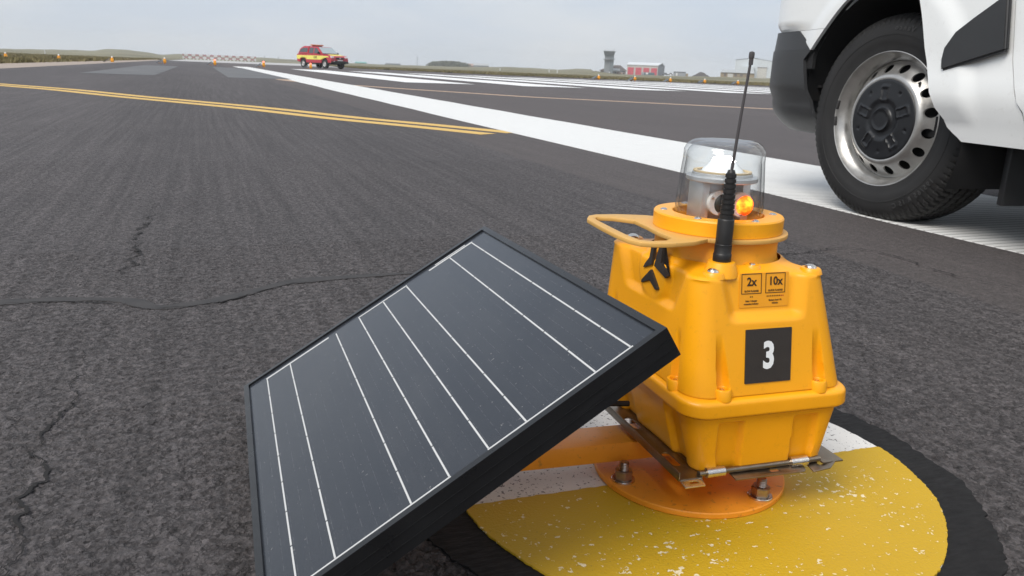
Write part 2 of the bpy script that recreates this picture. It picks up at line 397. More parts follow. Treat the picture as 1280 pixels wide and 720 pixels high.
c2 = mixc(nt, math_(nt, 'MULTIPLY', ramp(nt, n6.outputs['Fac'], .44, .82), .045), c, (.34, .33, .31)); L.new(c2, b.inputs['Base Color'])     # dust film
L.new(math_(nt, 'MULTIPLY_ADD', n6.outputs['Fac'], .10, .16), b.inputs['Roughness']); b.inputs['Specular IOR Level'].default_value = .42
n4 = tex(nt, 'noise', vec, Scale=1400.0, Detail=1.0); bump(nt, b, n4.outputs['Fac'], .05, .0003); M['cells'] = mt
M['ribbon'] = pbr('silver_ribbon', (.56, .56, .55), .42, .15)
# vehicles
M['van_white'] = pbr('white_car_paint', (.80, .815, .81), .32, var=.03, scale=3, coat=.6, dirt=.22, dirtcol=(.45, .43, .40))
M['van_plastic'] = pbr('grey_black_plastic', (.030, .031, .033), .46, var=.15, scale=10, bmp=.25, bscale=900, bdist=.0005)
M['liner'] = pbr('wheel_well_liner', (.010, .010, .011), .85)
M['tyre'] = pbr('tyre_rubber', (.015, .0145, .0145), .66, var=.25, scale=20, bmp=.12, bscale=500, bdist=.0006, dirt=.35, dirtcol=(.055, .05, .046))
M['tyre_text'] = pbr('tyre_relief', (.040, .039, .039), .6)
M['rim'] = pbr('silver_steel_rim', (.52, .51, .49), .34, .85, var=.14, scale=22, dirt=.35, dirtcol=(.20, .17, .15))
M['hub'] = pbr('black_hub_plastic', (.009, .0098, .012), .40, var=.12, scale=40, dirt=.15, dirtcol=(.08, .08, .08))
M['dark_glass'] = pbr('dark_glass', (.02, .024, .028), .08)
M['red_paint'] = pbr('red_car_paint', (.43, .022, .042), .35, var=.06, scale=3, coat=.5)
M['fluor_yellow'] = pbr('reflective_yellow', (.80, .74, .16), .5, var=.05)
M['silver'] = pbr('alloy_silver', (.55, .54, .53), .4, .6)
M['pickup_glass'] = pbr('tinted_glass', (.075, .085, .095), .12)
M['screen_glass'] = pbr('windscreen_glass', (.34, .40, .42), .12)
M['amber'] = pbr('amber_beacon', (.55, .16, .05), .3)
# buildings
M['tower_grey'] = pbr('grey_render', (.185, .20, .215), .8, var=.1, scale=.3)
M['tower_dark'] = pbr('dark_cladding', (.115, .14, .155), .5, var=.1, scale=.3)
M['brown_roof'] = pbr('brown_tiles', (.115, .095, .088), .8, var=.2, scale=.4)
M['pink_brick'] = pbr('pinkish_brick', (.33, .235, .20), .85, var=.12, scale=.5)
M['tan_brick'] = pbr('tan_brick', (.27, .205, .125), .85, var=.15, scale=.4)
M['pale_wall'] = pbr('pale_cladding', (.46, .45, .42), .7, var=.06, scale=.3)
M['white_wall'] = pbr('white_cladding', (.52, .56, .59), .6, var=.04, scale=.2)
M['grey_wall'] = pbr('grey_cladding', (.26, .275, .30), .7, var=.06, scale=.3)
M['light_roof'] = pbr('pale_metal_roof', (.60, .63, .65), .5, var=.05, scale=.3)
M['red_door'] = pbr('red_roller_door', (.50, .055, .085), .55, var=.06, scale=1)
M['grey_roof'] = pbr('grey_metal_roof', (.36, .375, .38), .6, var=.08, scale=.4)
M['blue_steel'] = pbr('blue_grey_steel', (.055, .105, .13), .6, var=.1, scale=1)
M['earth'] = pbr('dark_earth', (.062, .054, .050), .95, var=.4, scale=.5, bmp=.8, bscale=1.2, bdist=.2)
M['turquoise'] = pbr('turquoise_cladding', (.16, .40, .37), .6)
M['bush'] = pbr('bush_foliage', (.105, .115, .085), .95, var=.45, scale=.5, spec=.1)
M['hazed_red_board'] = pbr('hazed_red_board', (.36, .19, .19), .6)  # red paled and greyed: distance haze put into the colour
M['white_board'] = pbr('white_board', (.60, .60, .60), .6)
M['far_orange'] = pbr('orange_plastic', (.86, .36, .012), .45, var=.05)
M['far_panel'] = pbr('panel_glass_far', (.05, .055, .06), .25)

# ================================================================== THE SETTING
def sheet(name, P, z, mat, parent=None, fan=None, down=0.0):
    bm = bmesh.new(); vs = [bm.verts.new((x, y, z)) for x, y in P]
    if fan is not None:                       # star-shaped outline closed to its centre
        c_ = bm.verts.new((*fan, z))
        for i in range(len(vs)): bm.faces.new((c_, vs[i], vs[(i + 1) % len(vs)]))
    else: bm.faces.new(vs); bmesh.ops.triangulate(bm, faces=bm.faces)
    if down:
        lo = [bm.verts.new((x, y, z - down)) for x, y in P]
        for i in range(len(vs)): bm.faces.new((vs[i], vs[(i + 1) % len(vs)], lo[(i + 1) % len(vs)], lo[i]))
        bm.normal_update()
    o = frombm(name, bm, mat, parent)
    if o.data.polygons[0].normal.z < 0: o.data.flip_normals()
    return o
def ribbon(name, pts, width, z, mat, parent=None, jitter=0.0, sub=1, down=0.0):
    """a strip along a polyline; width may be a list"""
    P = [Vector((x, y, 0)) for x, y in pts]; wd = width if isinstance(width, (list, tuple)) else [width] * len(P)
    Q, Wd = [], []
    for i in range(len(P) - 1):
        for k in range(sub):
            t = k / sub; Q.append(P[i].lerp(P[i + 1], t)); Wd.append(wd[i] * (1 - t) + wd[i + 1] * t)
    Q.append(P[-1]); Wd.append(wd[-1])
    V, F = [], []
    for i, p in enumerate(Q):
        t = (Q[min(i + 1, len(Q) - 1)] - Q[max(i - 1, 0)]).normalized(); n = Vector((-t.y, t.x, 0))
        off = random.uniform(-jitter, jitter)
        V += [tuple(p + n * (Wd[i] * .5 * random.uniform(1 - min(.9, jitter * 200), 1) + off) + Vector((0, 0, z))), tuple(p - n * (Wd[i] * .5 * random.uniform(1 - min(.9, jitter * 200), 1) - off) + Vector((0, 0, z)))]
    for i in range(len(Q) - 1): F.append((2 * i, 2 * i + 1, 2 * i + 3, 2 * i + 2))
    if down:
        n0 = len(V); V += [(x, y, zz - down) for x, y, zz in V]
        for i in range(len(Q) - 1): F += [(2 * i, 2 * i + 2, n0 + 2 * i + 2, n0 + 2 * i), (2 * i + 1, n0 + 2 * i + 1, n0 + 2 * i + 3, 2 * i + 3)]
    o = mesh(name, V, F, mat, parent)
    if o.data.polygons[0].normal.z < 0: o.data.flip_normals()
    return o
def catmull(pts, n=6):
    P = [Vector((*p, 0)) for p in pts]; P = [P[0] * 2 - P[1]] + P + [P[-1] * 2 - P[-2]]; O = []
    for i in range(1, len(P) - 2):
        for k in range(n):
            t = k / n
            O.append(.5 * ((2 * P[i]) + (P[i + 1] - P[i - 1]) * t + (2 * P[i - 1] - 5 * P[i] + 4 * P[i + 1] - P[i + 2]) * t * t + (3 * P[i] - P[i - 1] - 3 * P[i + 1] + P[i + 2]) * t ** 3))
    O.append(P[-2]); return [(p.x, p.y) for p in O]

ground = tag(sheet('ground', circle(0, 0, 1350, 96), -.06, M['grass_ground']), kind='structure')
runway = tag(sheet('runway', [(-4.4, -40), (60, -40), (60, 56), (46, 57.6), (33, 66.5), (23, 71.5), (16.5, 92), (30, 240), (33, 420), (-3, 420), (-4.6, 120), (-4.5, 46)], -.0030, M['asphalt']), kind='structure')
shoulder = tag(sheet('shoulder', [(-6.4, -40), (-4.38, -40), (-4.48, 46), (-4.58, 130), (-6.3, 130), (-6.5, 72)], -.010, M['tan']), kind='structure')
# the open-textured old lane near the lamp is real relief: flat stone tops with pits between them
NT = rng.random((512, 512))
def relief(x0, x1, y0, y1, step, depth):
    nx, ny = int((x1 - x0) / step) + 1, int((y1 - y0) / step) + 1
    X, Y = np.meshgrid(np.linspace(x0, x1, nx), np.linspace(y0, y1, ny))
    def vnoise(scale):
        g = NT; u, v = (X + 3) * scale + scale % 37, (Y + 3) * scale + scale % 53; iu, iv = u.astype(int), v.astype(int); fu, fv = u - iu, v - iv; fu, fv = fu * fu * (3 - 2 * fu), fv * fv * (3 - 2 * fv)
        iu, iv, ju, jv = iu % 512, iv % 512, (iu + 1) % 512, (iv + 1) % 512
        return (g[iv, iu] * (1 - fu) + g[iv, ju] * fu) * (1 - fv) + (g[jv, iu] * (1 - fu) + g[jv, ju] * fu) * fv
    n = .55 * vnoise(260) + .25 * vnoise(135) + .20 * vnoise(400); big = vnoise(14)
    Z = -depth * np.clip((n - .50 - .10 * (big - .5)) / .15, 0, 1) - .0005 * vnoise(400)
    V = np.stack([X, Y, Z], -1).reshape(-1, 3).astype(np.float32)
    i = np.arange(nx * ny).reshape(ny, nx); F = np.stack([i[:-1, :-1], i[:-1, 1:], i[1:, 1:], i[1:, :-1]], -1).reshape(-1, 4).astype(np.int32)
    me = bpy.data.meshes.new('open_texture'); me.vertices.add(len(V)); me.vertices.foreach_set('co', V.ravel())
    me.loops.add(F.size); me.loops.foreach_set('vertex_index', F.ravel()); me.polygons.add(len(F))
    me.polygons.foreach_set('loop_start', np.arange(0, F.size, 4, dtype=np.int32)); me.update(calc_edges=True)
    o = finish('open_texture', me, M['asphalt'], runway, True); o['kind'] = 'stuff'; return o
relief(-.50, 1.45, .30, 1.006, .0021, .0017); relief(-.90, 1.45, 1.0, 1.906, .0034, .0015); relief(-1.40, 1.45, 1.9, 3.6, .0075, .0011)
sheen_sheet = sheet('sky_sheen_sheet', [(-3.6, 112), (15.8, 100), (30, 240), (32, 400), (-3, 400)], .006, M['sky_sheen'], runway)  # far paving's grazing sky reflection, painted as a pale sheet
# grey worn rectangles where old threshold bars were covered
for x0, x1, y0, y1 in ((-2.52, -.98, 20.6, 44), (.62, 2.1, 20.9, 47)): sheet('covered_bar', [(x0, y0), (x1, y0), (x1, y1), (x0, y1)], .0005, M['grey_patch'], runway)
# taxi lines
mid = [(-6.4, 15.6), (-4.2, 14.2), (-2.40, 12.05), (-1.52, 10.93), (-.73, 9.58), (-.09, 8.6), (.455, 7.74), (1.055, 6.57), (1.52, 5.85), (1.90, 5.20)]
cm = catmull(mid, 5)
for sgn in (-1, 1):
    P = []
    for i, (x, y) in enumerate(cm):
        t = Vector((cm[min(i + 1, len(cm) - 1)][0] - cm[max(i - 1, 0)][0], cm[min(i + 1, len(cm) - 1)][1] - cm[max(i - 1, 0)][1])).normalized()
        P.append((x - t.y * sgn * .135, y + t.x * sgn * .135))
    ribbon('taxi_line', P, .15, -.0015, M['taxi_yellow'], runway, down=.004)
oc = catmull([(2.10, 37), (1.90, 30), (1.86, 23), (1.92, 19.6), (2.5, 17.9), (3.11, 16.83), (3.6, 15.71), (4.54, 14.06), (5.17, 12.94), (6.03, 12.2), (8.16, 10.42), (11, 8.4)], 5)
ribbon('taxi_line', oc, .30, -.0018, M['taxi_faded'], runway, down=.004)
# white runway edge line and threshold bars
ribbon('edge_line', [(2.475, y) for y in np.arange(-8, 57, .9)], [.99] * 73, -.0012, M['white_paint'], runway, jitter=.0003, down=.004)
for i in range(8):
    x0 = 5.15 + 3.45 * i
    sheet('threshold_bar', [(x0, 21.8), (x0 + 2.05, 22.0), (x0 + 2.05, 52), (x0, 52)], .005, M['key_paint'], runway)
ribbon('edge_line', [(33.2, y) for y in np.arange(-8, 66, 3)], .95, .0075, M['key_paint'], runway)
# sealed joint and cracks in the old lane
seam = catmull([(-1.1, 1.53), (-.6, 1.535), (-.34, 1.52), (-.25, 1.515), (-.15, 1.49), (-.09, 1.43), (-.02, 1.445), (.04, 1.475), (.14, 1.55), (.25, 1.565), (.36, 1.57), (.46, 1.575)], 6)
ribbon('sealed_joint', seam, [(.030 + .022 * mnoise.noise((i * .21, 3, 1))) * min(1, (len(seam) - i) / 12) for i in range(len(seam))], .0009, M['tar'], runway, jitter=.0009, sub=6, down=.003)
def crack(pts, w, n=44, jit=.012):
    P = catmull(pts, n); Q = []
    for x, y in P:
        q = [mnoise.noise((x * fq, y * fq, sd)) * am for fq, am, sd in ((22, jit * 1.3, 1), (70, jit * .7, 2), (220, jit * .28, 3))]
        p_ = [mnoise.noise((x * fq, y * fq, sd)) * am for fq, am, sd in ((22, jit * 1.0, 11), (70, jit * .6, 12), (220, jit * .25, 13))]
        Q.append((x + sum(q), y + sum(p_)))
    wd = [max(.0004, w * (.55 + 1.1 * mnoise.noise((x * 30, y * 30, 7))) * (.25 + .75 * math.sin(math.pi * min(1, max(0.03, i / len(Q)))))) for i, (x, y) in enumerate(Q)]
    ribbon('crack', Q, wd, .0014, M['crack'], runway)
crack([(-.19, .60), (-.17, .71), (-.178, .78), (-.176, .86), (-.186, .95), (-.172, 1.03), (-.182, 1.14), (-.165, 1.28)], .0046)
crack([(-.162, 1.62), (-.15, 1.85), (-.165, 2.02), (-.14, 2.3), (-.155, 2.53)], .0060, jit=.02)
crack([(-.12, 1.425), (-.06, 1.427), (-.01, 1.43), (.06, 1.475), (.13, 1.535), (.2, 1.55)], .004, jit=.005)
crack([(-.34, 1.512), (-.26, 1.503), (-.18, 1.478), (-.10, 1.42)], .004, jit=.004)
crack([(1.05, 1.60), (1.22, 1.575), (1.38, 1.565), (1.50, 1.60), (1.585, 1.57), (1.60, 1.46), (1.585, 1.30), (1.62, 1.15)], .007, jit=.012)
crack([(1.1, 2.0), (1.22, 1.88), (1.42, 1.83), (1.5, 1.70)], .005, jit=.02)

# the painted disc under the lamp
LX, LY = .468, .662
def blob(rad, n, amp, ax=1.0, seed=0, fq=4.0):
    P = []
    for i in range(n):
        a = 2 * math.pi * i / n
        k = rad * (1 + amp * (mnoise.noise((math.cos(a) * fq, math.sin(a) * fq, seed)) + .5 * mnoise.noise((math.cos(a) * fq * 6, math.sin(a) * fq * 6, seed + 3)) + .3 * mnoise.noise((math.cos(a) * fq * 22, math.sin(a) * fq * 22, seed + 5))))
        P.append((LX + k * math.cos(a) * ax, LY + k * math.sin(a)))
    return P
marking = empty('painted_disc', (0, 0, 0)); tag(marking, kind='structure')
sheet('black_border', blob(.297, 420, .028, seed=1), .0012, M['black_coat'], marking, (LX, LY), .004)
sheet('white_field', blob(.251, 420, .010, seed=5), .0022, M['disc_white'], marking, (LX, LY), .004)
Y_ = [p for p in blob(.252, 420, .010, seed=5)]
yp = [(x, y) for x, y in Y_ if y < .650 + .012 * (LX - x) + .004]
xs = sorted(yp, key=lambda p: math.atan2(p[1] - LY + .001, p[0] - LX))
edge = [(LX + .250 - .5 * t, .646 + .014 * t + .0022 * mnoise.noise((t * 30, 2, 0)) + .0012 * mnoise.noise((t * 140, 7, 0))) for t in np.linspace(0.004, .996, 120)]
lower = [(LX + .252 * (1 + .010 * mnoise.noise((math.cos(a) * 4, math.sin(a) * 4, 9)) + .006 * mnoise.noise((math.cos(a) * 60, math.sin(a) * 60, 9))) * math.cos(a), LY + .252 * (1 + .010 * mnoise.noise((math.cos(a) * 4, math.sin(a) * 4, 9)) + .006 * mnoise.noise((math.cos(a) * 60, math.sin(a) * 60, 9))) * math.sin(a)) for a in np.linspace(math.pi + .03, 2 * math.pi - .07, 300)]
sheet('yellow_field', edge + lower, .0032, M['disc_yellow'], marking, (LX, .60), .004)

# ---- far terrain: low dunes and banks, heights read off the skyline
PROF = [(-400, 2), (-200, 3), (0, 2), (60, 3.4), (100, 4), (118, 4), (135, 7), (150, 6.6), (165, 6.2), (182, 5), (200, 2.8), (212, 3.5), (225, 4.8), (240, 4.0), (262, 3.0), (320, 4.2), (350, 3.4), (372, 3.0), (432, 1.7), (480, 1.5), (530, 1.9), (600, 3.0), (620, 4.2), (640, 5.0), (680, 4.4), (695, 3.4), (720, 6.0), (738, 6.0), (752, 3.2), (775, 1.2), (840, 1.4), (862, 2.2), (900, 2.8), (930, 3.2), (960, 3.4), (1100, 3.0), (1300, 3), (1700, 3)]
PX = [p[0] for p in PROF]; PV = [p[1] for p in PROF]
def hill_h(px, dist):
    g = interp(px, PX, PV)
    ridge = 640 if px < 742 else 330
    k = smooth01(150 if px > 400 else 220, ridge, dist)
    return -.055 + k * (H + (g * .88) * ridge / 1000.0 + .25 * math.sin(px * .21) * .3)
V, F = [], []
cols = list(range(-420, 1720, 6)); rows = [120, 150, 180, 210, 240, 270, 300, 330, 380, 440, 500, 560, 600, 640, 760, 900, 1100]
for px in cols:
    for ds in rows:
        p = at_dist(px, ds); z = hill_h(px, min(ds, 640))
        if ds > 240: z += .22 * mnoise.noise((p.x * .035, p.y * .035, 0)) * min(1, (ds - 240) / 200) + .10 * mnoise.noise((p.x * .15, p.y * .15, 0))
        if ds > 700: z = z * max(0, 1 - (ds - 700) / 1800) - .05
        V.append((p.x, p.y, z))
k = len(rows)
for i in range(len(cols) - 1):
    for j in range(k - 1): F.append((i * k + j, (i + 1) * k + j, (i + 1) * k + j + 1, i * k + j + 1))
hills = tag(mesh('hills', V, F, M['hill'], smooth=True), kind='structure')
if hills.data.polygons[0].normal.z < 0: hills.data.flip_normals()

# ---- grass beside the paving
def inside(x, y, P):
    c = False
    for (x1, y1), (x2, y2) in zip(P, P[1:] + P[:1]):
        if (y1 > y) != (y2 > y) and x < (x2 - x1) * (y - y1) / (y2 - y1) + x1: c = not c
    return c
GR = [(60.5, 56.3), (46, 58.1), (33, 67), (23.2, 72), (17, 92), (31, 240), (120, 240), (150, 80), (110, 40), (60.5, 40)]
V, F = [], []
def tuft(x, y, hh, w):
    for _ in range(3):
        a = random.uniform(0, 6.28); ca, sa = math.cos(a) * w, math.sin(a) * w; ox, oy = random.gauss(0, w * 1.4), random.gauss(0, w * 1.4)
        lx, ly = random.gauss(0, hh * .35), random.gauss(0, hh * .35); h2 = hh * random.uniform(.6, 1.15); i = len(V)
        V.extend([(x + ox - ca, y + oy - sa, -.06), (x + ox + ca, y + oy + sa, -.06), (x + ox + lx, y + oy + ly, -.06 + h2)]); F.append((i, i + 1, i + 2))
for _ in range(26000):
    yy = 26 + 130 * random.random() ** 1.5; xx = -6.5 - 75 * random.random() ** 2.2
    tuft(xx, yy, .10 + .16 * max(0, .5 + mnoise.noise((xx * .2, yy * .2, 4))), .05 + yy * .0006)
cnt = 0
while cnt < 30000:
    xx = 17 + 115 * random.random(); yy = 40 + 200 * random.random() ** 1.6
    if inside(xx, yy, GR): tuft(xx, yy, .08 + .13 * max(0, .5 + mnoise.noise((xx * .2, yy * .2, 4))), .06 + yy * .0008); cnt += 1
me = bpy.data.meshes.new('grass'); me.from_pydata(V, [], F); me.update()
grass = tag(finish('grass', me, M['blade']), 'dry olive grass growing beside the runway paving', 'grass', kind='stuff')

# ================================================================== THE RUNWAY LIGHT
PLATE_Z = .0034
def turned(x, y, z=0.0): return Matrix.Translation((x, y, z)) @ Matrix.Rotation(R_(-3.0), 4, 'Z')
BT_LID, BT_LOW, BT_TOP, BT_CR, BT_ANT = turned(.0085, -.0062, -.0045), turned(.0085, -.0062, -.0045), turned(.0035, -.0020), turned(.0215, -.0105, .0005), turned(.0115, -.0062)   # the housing sits a little turned and off-centre on its plate
BT = BT_LID
light = tag(empty('runway_light', (LX, LY, 0)), 'yellow solar runway light numbered 3 with clear dome, whip antenna and tilted black solar panel', 'runway light')
def bt(o):
    if BT is BT_LID or BT is BT_LOW:         # the moulded box leans a little
        for v in o.data.vertices:
            dx, dy = lean(v.co.z); v.co.x = v.co.x * (1 + (.9 * v.co.y if v.co.y > 0 and v.co.x < 0 else 0)) + dx
            v.co.y = v.co.y * (1.22 if v.co.y > 0 else 1.0) + dy        # deeper towards the back than the front
    o.data.transform(BT); o.data.update(); return o
def lean(z):
    t = (.245 - z) / .1065; return -.0045 + .0115 * t, -.001 - .006 * min(t, 1.0)
# (BT is switched as the build goes from lid to lower half to lamp head)

def ring_pts(hw, hd, rad, ns=70, nc=10):
    """rounded rectangle, constant sample count: (x, y, nx, ny, face, a)"""
    P = []
    for face, (cx, cy, a0) in (('R', (1, -1, -90)), ('B', (1, 1, 0)), ('L', (-1, 1, 90)), ('F', (-1, -1, 180))):
        for i in range(nc + 1):
            a = R_(a0 + 90 * i / nc); P.append((cx * (hw - rad) + rad * math.cos(a), cy * (hd - rad) + rad * math.sin(a), math.cos(a), math.sin(a), None if 0 < i < nc else 'e', 0))
        # straight side that follows this corner
        x1, y1 = P[-1][0], P[-1][1]
        nxt = {'R': (hw - rad, hd, -(hw - rad), hd, 0, 1, 'B'), 'B': (-hw, hd - rad, -hw, -(hd - rad), -1, 0, 'L'),
               'L': (-(hw - rad), -hd, hw - rad, -hd, 0, -1, 'F'), 'F': (hw, -(hd - rad), hw, hd - rad, 1, 0, 'R')}[
               {'R': 'F', 'B': 'R', 'L': 'B', 'F': 'L'}[face]]
        for i in range(1, ns):
            t = i / ns; x = nxt[0] * (1 - t) + nxt[2] * t; y = nxt[1] * (1 - t) + nxt[3] * t
            P.append((x, y, nxt[4], nxt[5], nxt[6], x if nxt[6] in 'BF' else y))
    return P
def loft(name, secs, disp, mat, parent, cap_bottom=False, top=None, ns=70, nc=10):
    """secs: (z, hw, hd, rad); disp(face, a, z) = inward depth; top = list of (radius, z) circles that close it"""
    V, F = [], []; K = None
    for z, hw, hd, rad in secs:
        P = ring_pts(hw, hd, rad, ns, nc); K = len(P)
        for x, y, nx, ny, fc, a in P:
            dd = disp(fc, a, z) if fc in ('F', 'B', 'L', 'R') else 0.0
            V.append((x - nx * dd, y - ny * dd, z))
    last = [V[(len(secs) - 1) * K + i] for i in range(K)]
    for rr, z in (top or []):
        for x, y, _ in last:
            a = math.atan2(y, x); V.append((rr * math.cos(a), rr * math.sin(a), z))
    nrow = len(V) // K
    for j in range(nrow - 1):
        for i in range(K): F.append((j * K + i, j * K + (i + 1) % K, (j + 1) * K + (i + 1) % K, (j + 1) * K + i))
    if cap_bottom: F.append(tuple(range(K)))
    return mesh(name, V, F, mat, parent, True, 50)

GX = .0515                                   # lug spacing from the centre line on every face
def lid_disp(fc, a, z):
    dd = 0.0
    half = .036 if fc in 'FB' else .040
    # shallow window between the corner pillars
    wz = smooth01(.2035, .2135, z); edge = 1 - smooth01(half - .009, half + .006, abs(a) - (z - .2035) * (.16 if fc in 'FB' else .42))
    rec = (.0074 if fc in 'FB' else .0048) * wz * edge
    if fc in 'LR':                           # round badge boss stands in the window
        q = math.hypot(a, (z - .2325) * .92); rec *= smooth01(.0215, .0315, q)
    dd += rec
    # scallops above the lugs
    gx = GX if fc in 'FB' else .058
    t = (abs(a) - gx) / (.0064 - .0026 * smooth01(.150, .198, z))
    if abs(t) < 1: dd += .0078 * (1 - t ** 4) * (1 - smooth01(.155, .198, z))
    return dd
secs = []
for z in np.concatenate([np.linspace(.1385, .2025, 44), np.linspace(.204, .2145, 12), np.linspace(.2165, .2420, 14)]):
    t = (z - .1385) / (.2465 - .1385)
    secs.append((float(z), .0845 - .0162 * t, .0925 - .0110 * t, .023 - .005 * t))
for k_ in range(1, 5):
    a = k_ / 4 * math.pi / 2; z = .2420 + .0040 * math.sin(a); t = (z - .1385) / .108
    secs.append((z, .0845 - .0162 * t - .004 * (1 - math.cos(a)), .0925 - .0110 * t - .004 * (1 - math.cos(a)), .0145))
lid = bt(loft('lid', secs, lid_disp, M['yellow_plastic'], light, top=[(.0640, .2500), (.0610, .2515)], ns=150))
# flange between the two halves
rs = [(.1190, .0850, .0930, .020), (.1190, .0880, .0960, .023)]
for k_ in range(7):
    a = -math.pi / 2 + math.pi / 2 * k_ / 6; rs.append((.1225 + .0035 * math.sin(a), .0868 + .0035 * math.cos(a), .0948 + .0035 * math.cos(a), .024))
rs += [(.1300, .0903, .0983, .024)]
for k_ in range(7):
    a = math.pi / 2 * k_ / 6; rs.append((.1318 + .0045 * math.sin(a), .0858 + .0045 * math.cos(a), .0938 + .0045 * math.cos(a), .024))
rs += [(.1372, .0835, .0915, .021), (.1395, .0835, .0915, .021)]
bt(loft('flange', rs, lambda *a: 0, M['yellow_plastic'], light, ns=6))
# lower half
BT = BT_LOW
def base_disp(fc, a, z):
    gx = (.041, .0135) if fc in 'FB' else (.048, .014)
    w = 1 - smooth01(gx[1] - .003, gx[1] + .001, abs(abs(a) - gx[0]))
    return .0062 * w * (1 - smooth01(.1085, .1125, z))
ss = []
for k_ in range(4):
    a = math.pi / 2 * k_ / 4; ss.append((.0545 + .006 * (1 - math.sin(a)) if False else .0545 + .006 * (1 - math.cos(a)), .0665 + .006 * math.sin(a), .0765 + .006 * math.sin(a), .018))
for z in np.concatenate([np.linspace(.0605, .1075, 12), np.linspace(.1085, .1260, 10)]):
    t = (z - .0605) / .0595; ss.append((float(z), .0728 + .0105 * t, .0828 + .0090 * t, .020))
bt(loft('lower_housing', ss, base_disp, M['yellow_plastic'], light, cap_bottom=True, top=None))
BT = BT_LID
# lugs with recessed bolts
lugs = [(s * GX, -.0895, 0) for s in (-1, 1)] + [(s * GX, .0895, 0) for s in (-1, 1)] + [(-.0815, s * .058, 0) for s in (-1, 1)] + [(.0815, s * .058, 0) for s in (-1, 1)]
for x, y, _ in lugs:
    lg = bt(lathe('lug', [(.0, .1355), (.0085, .1355), (.0085, .1450), (.0078, .1462), (.0056, .1462), (.0050, .1452), (.0050, .1425), (0, .1425)], M['yellow_plastic'], light, 28, (x, y, 0)))
    bt(lathe('bolt_head', [(.0, .1452), (.0024, .1452), (.0026, .1447), (.0026, .1425), (0, .1425)], M['screw'], lg, 6, (x, y, 0)))
# corner bosses and their screws
for sx_ in (-1, 1):
    for sy_ in (-1, 1):
        x, y = sx_ * .0520 + .0055, sy_ * .0705
        bo = bt(lathe('corner_boss', [(.0105, .2440), (.0096, .2480), (.0086, .2492), (0, .2495)], M['yellow_plastic'], light, 32, (x, y, 0)))
        bt(lathe('screw', [(.0, .2525), (.0022, .2524), (.0046, .2512), (.0056, .2496), (.0056, .2490), (0, .2490)], M['screw'], bo, 20, (x, y, 0)))
bp = bt(lathe('status_boss', [(.0085, .2450), (.0075, .2512), (.0066, .2522), (0, .2522)], M['yellow_plastic'], light, 24, (.001, -.0600, -.0005)))
bt(lathe('screw', [(0, .2534), (.0026, .2533), (.0030, .2520), (0, .2518)], M['screw'], bp, 16, (.001, -.0600, -.0005)))
# neck, handle, clamp ring
BT = BT_TOP
bt(lathe('neck', [(.0640, .2400), (.0610, .2445), (.0598, .2480), (.0595, .2660), (.0520, .2660)], M['yellow_plastic'], light, 72))
def handle_outline():
    P = [(.0680 * math.cos(R_(a)), .0680 * math.sin(R_(a))) for a in range(-128, 121, 6)]
    P += [(-.043, .0700), (-.072, .0790), (-.096, .0795), (-.1065, .0735), (-.1135, .0610), (-.1165, .0540)]
    P += [(-.1195, .0100), (-.1205, -.0300), (-.1190, -.0480), (-.1135, -.0600), (-.1030, -.0655), (-.088, -.0680), (-.062, -.0640)]
    return P
hole = [(-.101, .0640), (-.086, .0590), (-.0700, .0420), (-.0715, .0100), (-.0745, -.0200), (-.0735, -.0440), (-.0850, -.0545), (-.1000, -.0545), (-.1085, -.0480), (-.1105, -.0300), (-.1095, .0100), (-.1075, .0500), (-.1055, .0600)]
hd_ = bt(plate('carry_handle', handle_outline(), [hole, circle(0, 0, .050, 40)], .2662, .2702, M['yellow_coat'], light, bev=.0008))
RZ = .2852
bt(lathe('clamp_ring', [(.0430, .2700), (.0620, .2700), (.0628, .2708), (.0628, .2836), (.0618, .2850), (.0606, RZ), (.0450, RZ), (.0442, .2846), (.0440, .2800), (.0430, .2760), (.0430, .2700)], M['yellow_plastic'], light, 96))
for i in range(6):
    a = R_(38 + 60 * i)
    bt(lathe('ring_screw', [(0, RZ + .0016), (.0020, RZ + .0015), (.0036, RZ + .0004), (.0038, RZ - .0004), (0, RZ - .0004)], M['screw'], light, 18, (.0532 * math.cos(a), .0532 * math.sin(a), 0)))
# lamp insides
bt(lathe('lamp_floor', [(.0445, .2745), (.030, .2740), (0, .2738)], M['orange_coat'], light, 48))
for sx_, nm in ((-1, 0), (1, 1)):
    bt(box('bracket_upright', (sx_ * .0225, .002, .2955), (.0085, .026, .043), M['alu'], light, .0008))
bt(box('bracket_back', (0, .012, .2950), (.038, .0025, .042), M['alu'], light, .0006))
hs = bt(lathe('heat_sink', [(0, .3165), (.0335, .3165), (.0345, .3172), (.0345, .3205), (.0335, .3212), (.0290, .3212), (.0290, .3238), (.0282, .3244), (0, .3244)], M['alu'], light, 64))
bt(lathe('gasket', [(.0245, .3246), (.0280, .3246), (.0280, .3262), (.0245, .3262)], pbr('amber_gasket', (.55, .42, .25), .6), hs, 48, close=True))
ld = bt(lathe('lens_cluster', [(.0205, .3246), (.0190, .3275), (.0150, .3310), (.0125, .3345), (.0070, .3368), (0, .3372)], M['lens_clear'], light, 40))
bt(lathe('lit_emitter', [(.0, .3405), (.0055, .3400), (.0095, .3380), (.0115, .3345), (.0135, .3322)], M['led_white'], ld, 28))
